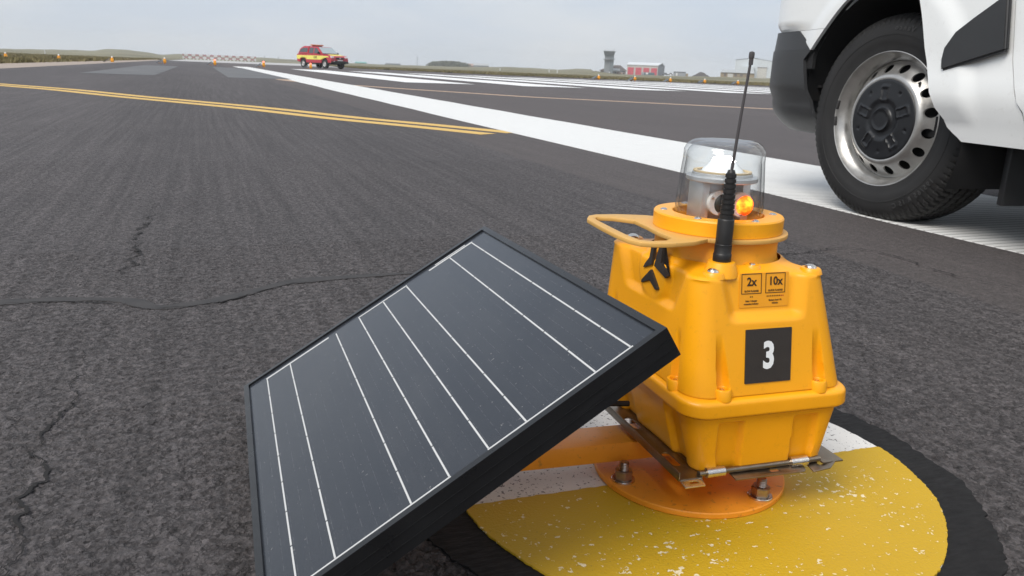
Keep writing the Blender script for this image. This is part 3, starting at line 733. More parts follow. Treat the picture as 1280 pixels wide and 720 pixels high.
for k_, (x, z, ax) in enumerate([(-.0085, .2965, 0), (.0160, .2945, 1)]):
    sl_ = bt(lathe('side_lamp', [(0, -.0150), (.0118, -.0150), (.0122, -.0145), (.0122, -.0110), (0, -.0110)], M['lamp_white'], light, 40, (x, 0, z), axis='y'))
    bt(lathe('side_lens', [(0, -.0192), (.0045, -.0186), (.0085, -.0168), (.0098, -.0149)], M['rubber_black'] if k_ == 0 else M['led_orange'], sl_, 28, (x + .0035, 0, z - .001), axis='y'))
    for a in (150, 270, 30): bt(lathe('lamp_screw', [(0, -.0164), (.0013, -.0162), (.0016, -.0149)], M['screw'], sl_, 10, (x + .0101 * math.cos(R_(a)), 0, z + .0101 * math.sin(R_(a))), axis='y'))
tube('lead_wire', [BT @ Vector(p) for p in ((-.0010, -.006, .3170), (-.0020, -.010, .3125), (.0015, -.012, .3095), (-.001, -.011, .3060), (.001, -.008, .3030))], .0011, M['rubber_black'], light, 6)
# clear dome
prof = [(.0432, .2790), (.0428, .2840), (.0420, .3000), (.0404, .3200), (.0390, .3360)]
for k_ in range(1, 11):
    a = math.pi / 2 * k_ / 10; prof.append((.0250 + .0140 * math.cos(a), .3425 + .0130 * math.sin(a)))
prof += [(.0180, .3560), (.0090, .3563), (0, .3563)]
inner = [(max(0, rr - .0030), zz - (.0028 if zz > .34 else 0)) for rr, zz in prof]
bt(lathe('glass_dome', prof + inner[::-1], M['dome'], light, 96, auto=60))
# antenna
BT = BT_ANT
AX, AY = -.0420, -.0735 + .006
ab = bt(lathe('antenna_socket', [(.0160, .2390), (.0150, .2440), (.0128, .2500), (.0120, .2520), (.0078, .2525), (0, .2525)], M['yellow_plastic'], light, 32, (AX, AY + .004, 0)))
pr = [(.0, .2520), (.0080, .2520), (.0083, .2526), (.0083, .2590), (.0079, .2597), (.0077, .2600), (.0077, .2680), (.0074, .2684), (.0074, .2900), (.0070, .2912)]
zz = .2915
for k_ in range(9):
    q = .0066 - .0018 * k_ / 8; pr += [(q, zz), (q, zz + .0032), (q - .0011, zz + .0036), (q - .0011, zz + .0044)]; zz += .0046
pr += [(.0036, zz), (.0028, zz + .002), (0, zz + .002)]
an = bt(lathe('antenna', pr, M['rubber_black'], light, 32, (AX, AY + .004, 0)))
tube('whip', [BT @ Vector((AX, AY + .004, .332)), BT @ Vector((AX + .0032, AY + .004, .38)), BT @ Vector((AX + .0072, AY + .004, .428))], [.0015, .00135, .0012], M['whip'], an, 10)
bt(lathe('whip_tip', [(0, .4245), (.0019, .4245), (.0019, .4300), (.0024, .4303), (.0025, .4335), (.0022, .4352), (0, .4360)], M['whip'], an, 16, (AX + .0074, AY + .004, 0)))

BT = BT_LID
# number plate and printed label on the front face
def front_plane(z):                          # front face of the lid in lid coordinates
    t = (z - .1385) / .108; return -(.0925 - .0110 * t)
def front_M(x, z, off, tilt=True):
    dx, dy = lean(z); x += dx; y = front_plane(z) - off + dy
    ang = math.atan2(.0170, .108)
    return BT @ Matrix.Translation((x, y, z)) @ Matrix.Rotation(math.pi / 2 - (ang if tilt else 0), 4, 'X')
npl = plate('number_plate', rrect(.0245, .0250, .0006, 2), [], 0, .0008, M['label_black'], light, front_M(-.0025, .1738, .0002) @ Matrix.Rotation(R_(0), 4, 'Z'))
def text_part(name, s, size, Mx, mat, parent, bold=0.0, sx=1.0, thick=.0002, align='CENTER'):
    V, F = text_data(s, size, bold, align)
    bm = bmesh.new(); vs = [bm.verts.new((x * sx, y, z)) for x, y, z in V]
    for q in F:
        try: bm.faces.new([vs[i] for i in q])
        except ValueError: pass
    bmesh.ops.transform(bm, matrix=Mx, verts=bm.verts)
    return frombm(name, bm, mat, parent)
text_part('numeral', '3', .034, front_M(-.0025, .1732, .0014), M['label_white'], npl, bold=.0013, sx=.78)
# label film lies in the recessed window
ldx, ldy = lean(.2340); LM = BT @ Matrix.Translation((.0030 + ldx, -.0760 + ldy, .2318)) @ Matrix.Rotation(math.pi / 2 - math.atan2(.0170, .108), 4, 'X')
lbl = plate('instruction_label', rrect(.0262, .0158, .001, 3), [], 0, .0003, M['label_film'], light, LM)
for sx_, big, small, l1, l2 in ((-1, '2x', 'SLOW FLASHES', 'Solar / charger', 'connection indicator'), (1, '10x', 'QUICK FLASHES', 'Battery level 1%', 'indicator')):
    cx_ = sx_ * .0127 - .0010
    bm = bmesh.new(); plate_bm(bm, rrect(.0106, .0093, .0002, 1, cx_, .0060), [rrect(.0100, .0087, .0002, 1, cx_, .0060)], .0005, .00065, LM); frombm('label_box', bm, M['print_black'], lbl)
    text_part('lettering', big, .0108, LM @ Matrix.Translation((cx_, .0075, .0007)), M['print_black'], lbl, bold=.0003, sx=.92)
    text_part('lettering', small, .0023, LM @ Matrix.Translation((cx_, -.0008, .0007)), M['print_black'], lbl, bold=.00009, sx=.95)
    text_part('lettering', l1, .0022, LM @ Matrix.Translation((cx_, -.0098, .0007)), M['print_black'], lbl, bold=.00009, sx=.95)
    text_part('lettering', l2, .0022, LM @ Matrix.Translation((cx_, -.0125, .0007)), M['print_black'], lbl, bold=.00009, sx=.85)
    for i in range(2 if sx_ < 0 else 10):
        n_ = 2 if sx_ < 0 else 10
        bm = bmesh.new(); plate_bm(bm, circle(cx_ + (i - (n_ - 1) / 2) * .0019, -.0060, .00062, 8), [], .0005, .00065, LM)
        frombm('indicator_dot', bm, M['print_red'] if (sx_ > 0 and i > 7) else M['print_black'], lbl)
# three-bladed badge on the side boss, cut from black film
lidw = BVHTree.FromPolygons([light.location + v.co for v in lid.data.vertices], [tuple(p.vertices) for p in lid.data.polygons])
bm = bmesh.new()
blades = [[(358, 196), (372, 196), (357, 298), (312, 313), (322, 292), (345, 262)], [(401, 196), (419, 196), (405, 290), (440, 360), (430, 372), (370, 305)], [(352, 325), (388, 428), (375, 433), (345, 380), (302, 392), (303, 378)]]
cw = pray(824, 336).normalized(); hc = lidw.ray_cast(Vector((0, 0, H)), cw)
bn = hc[1] if hc[1].x < 0 else -hc[1]; bo_ = hc[0] + bn * .0026
for bl in blades:
    bm = bmesh.new(); P = []
    for x, y in bl:
        w = pray(730 + x / 4.235, 260 + y / 4.235).normalized(); t = (bo_ - Vector((0, 0, H))).dot(bn) / w.dot(bn)
        P.append(Vector((0, 0, H)) + w * t - light.location)
    top = [bm.verts.new(p) for p in P]; bot = [bm.verts.new(p - bn * .0034) for p in P]
    bm.faces.new(top); bm.faces.new(bot[::-1])
    for i in range(len(P)): bm.faces.new((top[i], top[(i + 1) % len(P)], bot[(i + 1) % len(P)], bot[i]))
    bmesh.ops.triangulate(bm, faces=bm.faces)
    frombm('badge_blade', bm, M['label_black'], light)

# mounting plate, studs and coupling
lathe('base_plate', [(0, PLATE_Z), (.0998, PLATE_Z), (.1004, PLATE_Z + .0008), (.1004, PLATE_Z + .0050), (.0994, PLATE_Z + .0060), (0, PLATE_Z + .0060)], M['orange_coat'], light, 96)
PT = PLATE_Z + .006
def nut(name, x, y, rot):
    a0 = math.radians(rot)
    wa = lathe('stud', [(0, PT)] + [(.0052 if k_ % 2 else .0047, PT + .001 + .00085 * k_) for k_ in range(22)] + [(.0040, PT + .0203), (0, PT + .0203)], M['bolt'], light, 20, (x, y, 0))
    lathe('washer', [(.0050, PT + .0001), (.0122, PT + .0001), (.0122, PT + .0016), (.0118, PT + .0020), (.0050, PT + .0020)], M['screw'], wa, 32, (x, y, 0), close=True)
    bm = bmesh.new(); plate_bm(bm, [(x + .0096 * math.cos(a0 + i * math.pi / 3), y + .0096 * math.sin(a0 + i * math.pi / 3)) for i in range(6)], [circle(x, y, .0046, 18)], PT + .0020, PT + .0115)
    bmesh.ops.recalc_face_normals(bm, faces=bm.faces); bmesh.ops.bevel(bm, geom=[e for e in bm.edges if len(e.link_faces) == 2 and e.calc_face_angle(0) > .8], offset=.0007, segments=2, affect='EDGES')
    frombm('nut', bm, M['bolt'], wa, True)
for k_, (ang, rr, rt) in enumerate(((187, .0845, 10), (292.5, .0870, 35), (30, .0850, 20), (105, .0850, 0))):
    nut('stud', rr * math.cos(R_(ang)), rr * math.sin(R_(ang)), rt)
lathe('coupling', [(.030, PT), (.030, PT + .004), (.024, PT + .008), (.024, .0480), (.036, .0500), (0, .0500)], M['orange_coat'], light, 40, (.004, .002, 0))
BT = BT_CR
bt(lathe('sump', [(0, .0400), (.030, .0408), (.050, .0440), (.058, .0490), (.060, .0530), (0, .0535)], M['orange_coat'], light, 48, (.0, -.012, 0)))
# sheet-steel cradle under the housing
TZ = .0500
bt(plate('cradle_rail', [(-.0905, -.090), (-.0665, -.090), (-.0665, .095), (-.0905, .095)], [slot(-.0785, -.050, .010, .0045, 6, math.pi / 2), slot(-.0785, .035, .010, .0045, 6, math.pi / 2)], TZ, TZ + .0016, M['steel'], light, bev=.0003))
bt(box('cradle_lip', (-.0912, .0025, TZ + .0042), (.0014, .184, .0090), M['steel'], light, .0004))
bt(plate('cradle_rail', [(.0665, -.092), (.0905, -.092), (.0905, .095), (.0665, .095)], [slot(.0785, .0, .010, .0045, 6, math.pi / 2)], TZ, TZ + .0016, M['steel'], light, bev=.0003))
ft = bt(plate('cradle_tray', [(-.0660, -.0820), (.0660, -.0820), (.0660, .0900), (-.0660, .0900)], [], TZ - .0002, TZ + .0014, M['steel'], light, bev=.0003))
# front flange, bent a little down, with a slot
FM = BT @ Matrix.Translation((0, -.0840, TZ)) @ Matrix.Rotation(R_(14), 4, 'X')
fl_ = plate('cradle_flange', [(-.0340, -.0120), (-.0360, .0010), (.0470, .0010), (.0450, -.0110), (.0420, -.0130)], [slot(.0120, -.0065, .0035, .0018, 6)], -.0007, .0007, M['steel'], light, FM, bev=.0003)
tube('hem', [BT @ Vector((-.0690, -.0860, TZ + .0032)), BT @ Vector((.0660, -.0860, TZ + .0032))], .0030, M['steel'], light, 12)
for x in (-.0520, .0410):
    bm = bmesh.new(); tube_bm(bm, [BT @ Vector((x - .0095, -.0862, TZ + .0034)), BT @ Vector((x + .0095, -.0862, TZ + .0034))], .0050, 16); frombm('clip', bm, M['clip'], light, True)
# corner ears
EM = BT @ Matrix.Translation((.0650, -.0800, TZ + .0010)) @ Matrix.Rotation(R_(-12), 4, 'Y') @ Matrix.Rotation(R_(16), 4, 'X')
plate('cradle_ear', [(-.012, -.016), (.006, -.018), (.0150, -.013), (.0180, -.004), (.0170, .010), (-.012, .012)], [slot(.002, -.0085, .002, .0022, 6)], -.0007, .0007, M['steel'], light, EM, bev=.0003)
EM2 = BT @ Matrix.Translation((-.0760, -.0915, TZ - .0005)) @ Matrix.Rotation(R_(12), 4, 'X')
plate('cradle_ear', [(-.0140, -.0080), (.0070, -.0080), (.0090, .0040), (-.0140, .0040)], [slot(-.002, -.002, .003, .0017, 6)], -.0007, .0007, M['clip'], light, EM2, bev=.0003)
BT = BT_LID
# arm that carries the panel
AR = Matrix.Rotation(R_(-4.6), 4, 'Z'); AM = Matrix.Translation((-.175, .0340, 0)) @ AR
bm = bmesh.new(); bbox(bm, (0, 0, .0325), (.330, .0430, .0210), .0012, 2); bmesh.ops.transform(bm, matrix=AM, verts=bm.verts)
frombm('arm', bm, M['orange_coat'], light, True)

# ---- solar panel: low edge to the left, high edge beside the lamp
PSI, TAU, DL, PL, PW, PTH = .0255284, .5591014, .0238818, .3376, .4380, .0251
yv = Vector((-math.sin(PSI) * math.cos(DL), -math.cos(PSI) * math.cos(DL), math.sin(DL)))
s0 = Vector((math.cos(PSI), -math.sin(PSI), 0)); upv = s0.cross(-yv).normalized(); s0 = (-yv).cross(upv)
slv = s0 * math.cos(TAU) + upv * math.sin(TAU); nv = slv.cross(-yv)
C0 = Vector((.0260548, .9082303, .05)) - light.location
PM = Matrix(((slv.x, yv.x, -nv.x, C0.x), (slv.y, yv.y, -nv.y, C0.y), (slv.z, yv.z, -nv.z, C0.z), (0, 0, 0, 1)))
if (slv.cross(yv)).dot(nv) > 0: PM = Matrix(((slv.x, yv.x, nv.x, C0.x), (slv.y, yv.y, nv.y, C0.y), (slv.z, yv.z, nv.z, C0.z), (0, 0, 0, 1)))
SG = 1.0 if (slv.cross(yv)).dot(nv) > 0 else -1.0    # local z of the panel's face
def pz(a): return a * SG
panel = box('solar_panel', (PL / 2, PW / 2, pz(-.0042)), (PL - .006, PW - .006, .0040), M['cells'], light)
panel.data.transform(PM)
# keep the cell material in panel coordinates: object space is the lamp's, so give the panel its own matrix
panel.data.transform(PM.inverted()); panel.matrix_local = PM
LIP = .0062
fr_ = bmesh.new()
for (x0, x1, y0, y1) in ((0, PL, 0, LIP), (0, PL, PW - LIP, PW), (0, LIP, LIP, PW - LIP), (PL - LIP, PL, LIP, PW - LIP)):
    bbox(fr_, ((x0 + x1) / 2, (y0 + y1) / 2, pz(-.0011)), (x1 - x0, y1 - y0, .0022))
for (cx_, cy_, sx_, sy_) in ((PL / 2, .0009, PL, .0018), (PL / 2, PW - .0009, PL, .0018), (.0009, PW / 2, .0018, PW - .0036), (PL - .0009, PW / 2, .0018, PW - .0036)):
    bbox(fr_, (cx_, cy_, pz(-.0022 - (PTH - .0022) / 2)), (sx_, sy_, PTH - .0022))
for q in (-.0092, -.0175):                  # extrusion ribs along the outer sides
    for (cx_, cy_, sx_, sy_) in ((PL / 2, PW + .0001, PL - .001, .0007), (PL / 2, -.0001, PL - .001, .0007)): bbox(fr_, (cx_, cy_, pz(q)), (sx_, sy_, .0007))
for (cx_, cy_, sx_, sy_) in ((PL / 2, PW - .011, PL - .004, .018), (PL / 2, .011, PL - .004, .018)): bbox(fr_, (cx_, cy_, pz(-PTH + .0009)), (sx_, sy_, .0015))
frombm('frame', fr_, M['frame'], panel)
box('back_sheet', (PL / 2, PW / 2, pz(-.0072)), (PL - .008, PW - .008, .0014), pbr('white_back_sheet', (.55, .55, .54), .6), panel)
def strip(x0, y0, x1, y1, w, gaps=0):
    bm = bmesh.new(); a = Vector((x0, y0)); b_ = Vector((x1, y1)); n_ = max(1, gaps); ln = (b_ - a).length; t = (b_ - a).normalized(); q = Vector((-t.y, t.x)) * w / 2
    for i in range(n_):
        g = .0010 if gaps else 0
        p0 = a + t * (ln * i / n_ + g); p1 = a + t * (ln * (i + 1) / n_ - g)
        vs = [bm.verts.new((p.x, p.y, pz(z))) for z in (-.00185, -.0024) for p in (p0 + q, p1 + q, p1 - q, p0 - q)]
        bm.faces.new(vs[:4]); bm.faces.new(vs[4:][::-1])
        for k_ in range(4): bm.faces.new((vs[k_], vs[(k_ + 1) % 4], vs[4 + (k_ + 1) % 4], vs[4 + k_]))
    return frombm('busbar', bm, M['ribbon'], panel)
Y0, Y1 = .0200, .4285
for i, sx_ in enumerate((.3103, .2786, .2178, .1854, .1523, .1207, .0592, .0290)): strip(sx_, Y0 + .001, sx_, Y1 - .001, .0014, 8)
for x0, x1, w in ((.1844, .3120, .0030), (.0280, .1532, .0030)): strip(x0, Y1, x1, Y1, w)
for x0, x1, w in ((.2500, .3115, .0036), (.1515, .2188, .0026), (.0280, .1110, .0036)): strip(x0, Y0 - .001, x1, Y0 - .001, w)
strip(.2600, Y0 - .0062, .3030, Y0 - .0062, .0022)
# back rails, strut and hinge that tie the panel to the arm
for cy_ in (.17, .29): box('back_rail', (PL / 2, cy_, pz(-PTH + .0035)), (PL - .02, .020, .006), M['steel'], panel, .0008)
jb = box('junction_box', (PL * .72, PW * .5, pz(-.016)), (.060, .080, .016), M['rubber_black'], panel, .002)
pmid = PM @ Vector((PL * .55, PW * .5 + .012, pz(-PTH))); plow = PM @ Vector((PL * .16, PW * .5 + .012, pz(-PTH)))
armp = AM @ Vector((-.105, 0, .043)); arme = AM @ Vector((-.160, 0, .040))
tube('strut', [armp + Vector((.03, 0, -.004)), pmid + Vector((0, 0, .004))], .0075, M['orange_coat'], light, 12)
tube('strut', [arme, plow + Vector((0, 0, .004))], .0075, M['orange_coat'], light, 12)
tube('cable', [PM @ Vector((PL * .72, PW * .5, pz(-.024))), Vector((-.16, .03, .10)), Vector((-.115, .02, .085)), BT @ Vector((-.078, .02, .085))], .0032, M['rubber_black'], light, 8)

# ================================================================== FAR RUNWAY LIGHTS (two wing bars across the threshold)
def far_light(x, y, red, label):
    t = tag(empty('threshold_light', (x, y, 0)), label, 'runway light', 'runway lights in a row across the threshold')
    return t
def rsec(hw, hd, z, rad=.02, n=3): return [(px_, py_, z) for px_, py_ in rrect(hw, hd, rad, n)]
def simple_loft(name, secs, mat, parent):
    V, F = [], []; K = len(secs[0])
    for s in secs: V += s
    for j in range(len(secs) - 1):
        for i in range(K): F.append((j * K + i, j * K + (i + 1) % K, (j + 1) * K + (i + 1) % K, (j + 1) * K + i))
    F.append(tuple(range(K))); F.append(tuple(range((len(secs) - 1) * K, len(secs) * K)))
    return mesh(name, V, F, mat, parent, True, 40)
proto = empty('threshold_light', (0, 0, 0))
fb = simple_loft('lower_housing', [rsec(.070, .08, .05), rsec(.083, .092, .12)], M['far_orange'], proto)
fl2 = simple_loft('lid', [rsec(.090, .098, .12), rsec(.090, .098, .136), rsec(.084, .092, .138), rsec(.060, .080, .247)], M['far_orange'], proto)
lathe('base_plate', [(0, .004), (.1, .004), (.1, .010), (0, .010)], M['orange_coat'], proto, 20)
lathe('coupling', [(.03, .010), (.03, .05), (0, .05)], M['orange_coat'], proto, 12)
lathe('clamp_ring', [(.062, .247), (.062, .285), (.04, .285)], M['far_orange'], proto, 20)
fdome = lathe('lamp_dome', [(.043, .285), (.041, .335), (.028, .356), (0, .357)], M['lens_clear'], proto, 20)
fp = box('solar_panel', (-.31, .06, .135), (.337, .438, .024), M['far_panel'], proto, rot=Matrix.Rotation(-TAU, 3, 'Y'))
bm = bmesh.new(); tube_bm(bm, [(-.13, .03, .0325), (-.33, .05, .0325), (-.33, .05, .09)], .012, 6); frombm('arm', bm, M['orange_coat'], proto)
kids = list(proto.children)
spots = [(-10.8, 57.2, 0, 'in deep grass farthest left of the old lane'), (-7.95, 56.9, 0, 'on bare ground at the grass edge'), (-5.05, 57.0, 0, 'at the sandy shoulder\'s inner edge'), (-2.05, 57.0, 0, 'on the old lane beside a covered bar'), (.93, 57.0, 1, 'glowing red behind the covered bar'), (3.95, 57.0, 1, 'glowing red beyond the white edge line'), (6.98, 57.0, 1, 'glowing red in front of the red pickup')]
first = True
rs_ = [28.55, 31.7, 34.9, 38.1, 41.3, 44.5]; near_ = ['control tower', 'red-doored fire station', 'grey hut', 'dark earth mound', 'long brick shed', 'white hangar']
for i, xx in enumerate(rs_): spots.append((xx, 57.0 if i < 5 else 55.8, 0, 'at the grass edge before the ' + near_[i]))
red_m = {}
for (x, y, red, lab) in spots:
    if first: t = proto; ks = kids; first = False
    else:
        t = proto.copy(); COL.objects.link(t); ks = []
        for c in kids:
            q = c.copy(); COL.objects.link(q); q.parent = t; ks.append(q)
    t.scale = (1.1, 1.1, 1.1); t.location = (x, y, 0 if -4.4 < x < 46 else -.058); t.rotation_euler.z = R_(random.uniform(-4, 4))
    tag(t, 'small orange runway light ' + lab, 'runway light', 'runway lights in a row across the threshold')
    if red:
        for q in ks:
            if q.name.startswith('lamp_dome'):
                if 'd' not in red_m:
                    red_m['d'] = q.data.copy(); red_m['d'].materials.clear(); red_m['d'].materials.append(M['led_red'])
                q.data = red_m['d']

# ================================================================== THE VAN
VA = R_(8.0)
van = tag(empty('van', (2.0, 1.99, -.0012), math.atan2(math.cos(VA), math.sin(VA))), 'white panel van with dark bumper and steel front wheel parked on the white edge line', 'van')
# plan path of the left side, van axes: x forward, y left, origin under the front wheel's outer face
PATH = catmull([(-2.9, .06), (-2.2, .07), (-1.2, .07), (-.6, .07), (-.2, .07), (.20, .0705), (.40, .069), (.50, .064), (.57, .054), (.63, .036), (.68, .004), (.72, -.05), (.75, -.13), (.775, -.28), (.785, -.50), (.79, -.83)], 8)
plen = [0.0]
for a, b_ in zip(PATH, PATH[1:]): plen.append(plen[-1] + math.hypot(b_[0] - a[0], b_[1] - a[1]))
s_zero = float(np.interp(0, [p[0] for p in PATH], plen))
def on_path(s):                               # s = x while the side is straight
    q = s + s_zero; x = interp(q, plen, [p[0] for p in PATH]); y = interp(q, plen, [p[1] for p in PATH])
    x2 = interp(q + .01, plen, [p[0] for p in PATH]); y2 = interp(q + .01, plen, [p[1] for p in PATH]); x1 = interp(q - .01, plen, [p[0] for p in PATH]); y1 = interp(q - .01, plen, [p[1] for p in PATH])
    t = Vector((x2 - x1, y2 - y1)).normalized()
    return x, y, -t.y, t.x
S_END = plen[-1] - s_zero
def skin(name, rows, off, mat, parent, thick=.012, ncol=40, smooth=True):
    """rows: (z, s0, s1); off(s, z) = outward offset. A skin with real thickness along the plan path."""
    bm = bmesh.new(); O, I = [], []
    for z, s0, s1 in rows:
        ro, ri = [], []
        for i in range(ncol + 1):
            s = s0 + (s1 - s0) * i / ncol; x, y, nx, ny = on_path(s); o_ = off(s, z)
            ro.append(bm.verts.new((x + nx * o_, y + ny * o_, z))); ri.append(bm.verts.new((x + nx * (o_ - thick), y + ny * (o_ - thick), z)))
        O.append(ro); I.append(ri)
    for j in range(len(rows) - 1):
        for i in range(ncol):
            bm.faces.new((O[j][i], O[j][i + 1], O[j + 1][i + 1], O[j + 1][i])); bm.faces.new((I[j][i], I[j + 1][i], I[j + 1][i + 1], I[j][i + 1]))
        bm.faces.new((O[j][0], O[j + 1][0], I[j + 1][0], I[j][0])); bm.faces.new((O[j][ncol], I[j][ncol], I[j + 1][ncol], O[j + 1][ncol]))
    for i in range(ncol):
        bm.faces.new((O[0][i], I[0][i], I[0][i + 1], O[0][i + 1])); bm.faces.new((O[-1][i], O[-1][i + 1], I[-1][i + 1], I[-1][i]))
    return frombm(name, bm, mat, parent, smooth, 40)
def mirror(o):
    c = o.copy(); c.data = o.data.copy(); COL.objects.link(c); c.parent = o.parent
    c.data.transform(Matrix.Translation((0, -1.66, 0)) @ Matrix.Diagonal((1, -1, 1, 1))); c.data.flip_normals(); return c
XG = lambda z: interp(z, [.276, .363, .385, .486, .624, .75, 1.05], [-.625, -.600, -.580, -.536, -.511, -.500, -.50])       # front edge of the door
XR = lambda z: interp(z, [.276, .285, .307, .411, .517, .60, .646, .665, .680, .690, .697, .700], [-.400, -.388, -.350, -.286, -.236, -.206, -.185, -.168, -.145, -.120, -.090, -.060])
XF = lambda z: interp(z, [.522, .556, .590, .616, .640, .658, .671, .682, .692, .697, .700], [.323, .290, .255, .226, .198, .174, .153, .131, .106, .085, .060])
def v_off(s, z):
    o_ = 0.0
    if z < .42: o_ -= .75 * (.42 - z) ** 2
    if z > .75: o_ -= .22 * (z - .75) ** 2
    # pressed swage that runs back from the arch
    if s < -.15: o_ += .010 * smooth01(.30, .40, z) * (1 - smooth01(.40, .47, z))
    # rolled arch lip
    rr = math.hypot(s, z - .31)
    o_ += .012 * (1 - smooth01(.40, .46, rr)) if z > .33 else 0
    if z < .66 and s > .3: o_ -= .02 * smooth01(.30, .6, s) * smooth01(.62, .58, z)
    return o_
zs = [.276, .280, .287, .297, .31, .33, .36, .40, .44, .48, .517, .55, .58, .61, .63, .646, .655, .663, .67, .676, .682, .688, .693, .697, .700]
fender = skin('fender', [(z, XG(z) + .004, XR(z)) for z in zs], v_off, M['van_white'], van)
zs2 = [.522, .54, .56, .575, .588]
f2 = skin('fender_tip', [(z, XF(z), interp(z, [.522, .588], [.326, .446])) for z in zs2], v_off, M['van_white'], van, ncol=14)
zs3 = [.589, .60, .61, .62, .63, .64, .65, .66, .668, .676, .683, .689, .694, .698, .700]
f3 = skin('fender_front', [(z, XF(z), .95 if z > .62 else .95) for z in zs3], v_off, M['van_white'], van, ncol=60)
f4 = skin('wing', [(z, XG(z) + .004, 1.15) for z in (.7003, .73, .77, .82, .88, .94, 1.0, 1.02)], v_off, M['van_white'], van, ncol=80)
door = skin('front_door', [(z, -1.52, XG(z) - .003) for z in (.276, .285, .30, .33, .363, .385, .42, .486, .55, .624, .7, .8, .9, 1.0, 1.05)], lambda s, z: v_off(s, z) + .003, M['van_white'], van, ncol=30)
box('door_handle', (-1.35, .085, .93), (.17, .035, .035), M['van_white'], door, .008)
side = skin('load_side', [(z, -2.9, -1.528) for z in (.276, .30, .36, .42, .55, .7, .9, 1.05)], v_off, M['van_white'], van, ncol=24)
upper = skin('upper_side', [(z, -2.9, -.35 - .55 * (z - 1.05) * 1.1) for z in (1.052, 1.2, 1.4, 1.6, 1.75)], lambda s, z: -.02 - .26 * (z - 1.05) ** 1.6, M['van_white'], van, ncol=24)
bmp_ = lambda s, z: (-8 * (.335 - z) ** 2 if z < .335 else 0) + .006 * smooth01(.36, .40, z) * smooth01(.60, .50, z) - .012 * smooth01(.385, .345, z)
zb = [.236, .246, .262, .28, .30, .318, .335, .35, .372, .39, .41, .45, .49, .522]
XB = lambda z: interp(z, [.236, .366, .487, .522], [.272, .330, .372, .330])
bumper = skin('bumper', [(z, XB(z), S_END) for z in zb], bmp_, M['van_plastic'], van, ncol=90)
b2 = skin('bumper_top', [(z, interp(z, [.5225, .588], [.318, .436]), S_END) for z in (.5225, .54, .56, .575, .588)], lambda s, z: bmp_(s, z) - .003, M['van_plastic'], van, ncol=80)
inner = skin('inner_fender', [(z, XF(max(z, .523)) + .004, .75) for z in (.46, .50, .53, .56, .60, .64, .67, .69, .699)], lambda s, z: v_off(s, z) - .016, M['liner'], van, ncol=30)
for o_ in (inner, fender, f2, f3, f4, door, side, upper, bumper, b2): mirror(o_)
# black guard moulding on the fender behind the wheel
MP = [(-.318, .456), (-.312, .486), (-.316, .518), (-.346, .556), (-.400, .588), (-.472, .627), (-.502, .650), (-.508, .624), (-.528, .506)]
bm = bmesh.new(); plate_bm(bm, [(x, z) for x, z in MP], [], .0, .017, Matrix.Translation((0, .074, 0)) @ Matrix(((1, 0, 0, 0), (0, 0, 1, 0), (0, 1, 0, 0), (0, 0, 0, 1))))
bmesh.ops.recalc_face_normals(bm, faces=bm.faces); bmesh.ops.bevel(bm, geom=[e for e in bm.edges if len(e.link_faces) == 2 and e.calc_face_angle(0) > 1.2], offset=.006, segments=3, affect='EDGES')
frombm('guard_moulding', bm, M['van_plastic'], van, True)
# wheel-well liner: inner arch and inner wall
V, F = [], []
for i, a in enumerate(np.linspace(R_(6), R_(205), 40)):
    rr = .392
    for y in (.05, -.36): V.append((rr * math.cos(a) - .01, y, .31 + rr * math.sin(a)))
for i in range(39): F.append((2 * i, 2 * i + 1, 2 * i + 3, 2 * i + 2))
ln = mesh('wheel_liner', V, F, M['liner'], van, True)
lw = box('inner_wall', (-.02, -.37, .46), (.86, .02, .56), M['liner'], van)
for dz in (.40, .445): box('liner_rib', (.372, -.02, dz), (.02, .05, .010), M['liner'], ln, .002)
mirror(ln); mirror(lw)
box('floor_pan', (-1.3, -.83, .30), (3.2, 1.55, .06), M['liner'], van)
mf = box('mud_flap', (-.440, -.165, .200), (.022, .200, .180), M['van_plastic'], van, .006); mirror(mf)
box('jacking_rail', (-1.3, -.10, .268), (1.5, .09, .035), M['van_plastic'], van, .004)
# bonnet, screen, roof, tail: modelled simply, out of the picture
def quad_strip(name, secs, mat):
    V, F = [], []
    for x, z, hw in secs: V += [(x, -.83 + hw, z), (x, -.83 - hw, z), (x, -.83 + hw, z - .02), (x, -.83 - hw, z - .02)]
    for i in range(len(secs) - 1):
        a, b_ = 4 * i, 4 * i + 4; F += [(a, a + 1, b_ + 1, b_), (a + 2, b_ + 2, b_ + 3, a + 3), (a, b_, b_ + 2, a + 2), (a + 1, a + 3, b_ + 3, b_ + 1)]
    F += [(0, 2, 3, 1), (4 * len(secs) - 4, 4 * len(secs) - 3, 4 * len(secs) - 1, 4 * len(secs) - 2)]
    return mesh(name, V, F, mat, van, True, 30)
quad_strip('bonnet', [(.80, .88, .52), (.72, .96, .72), (.40, 1.05, .80), (-.05, 1.12, .80)], M['van_white'])
quad_strip('grille', [(.80, .58, .55), (.805, .73, .55), (.80, .88, .52)], M['van_plastic'])
quad_strip('windscreen', [(-.06, 1.12, .78), (-.62, 1.66, .68)], M['dark_glass'])
quad_strip('roof', [(-.62, 1.68, .70), (-1.0, 1.77, .70), (-2.9, 1.78, .70)], M['van_white'])
quad_strip('tail', [(-2.9, 1.78, .70), (-2.93, 1.05, .88), (-2.93, .30, .86)], M['van_white'])
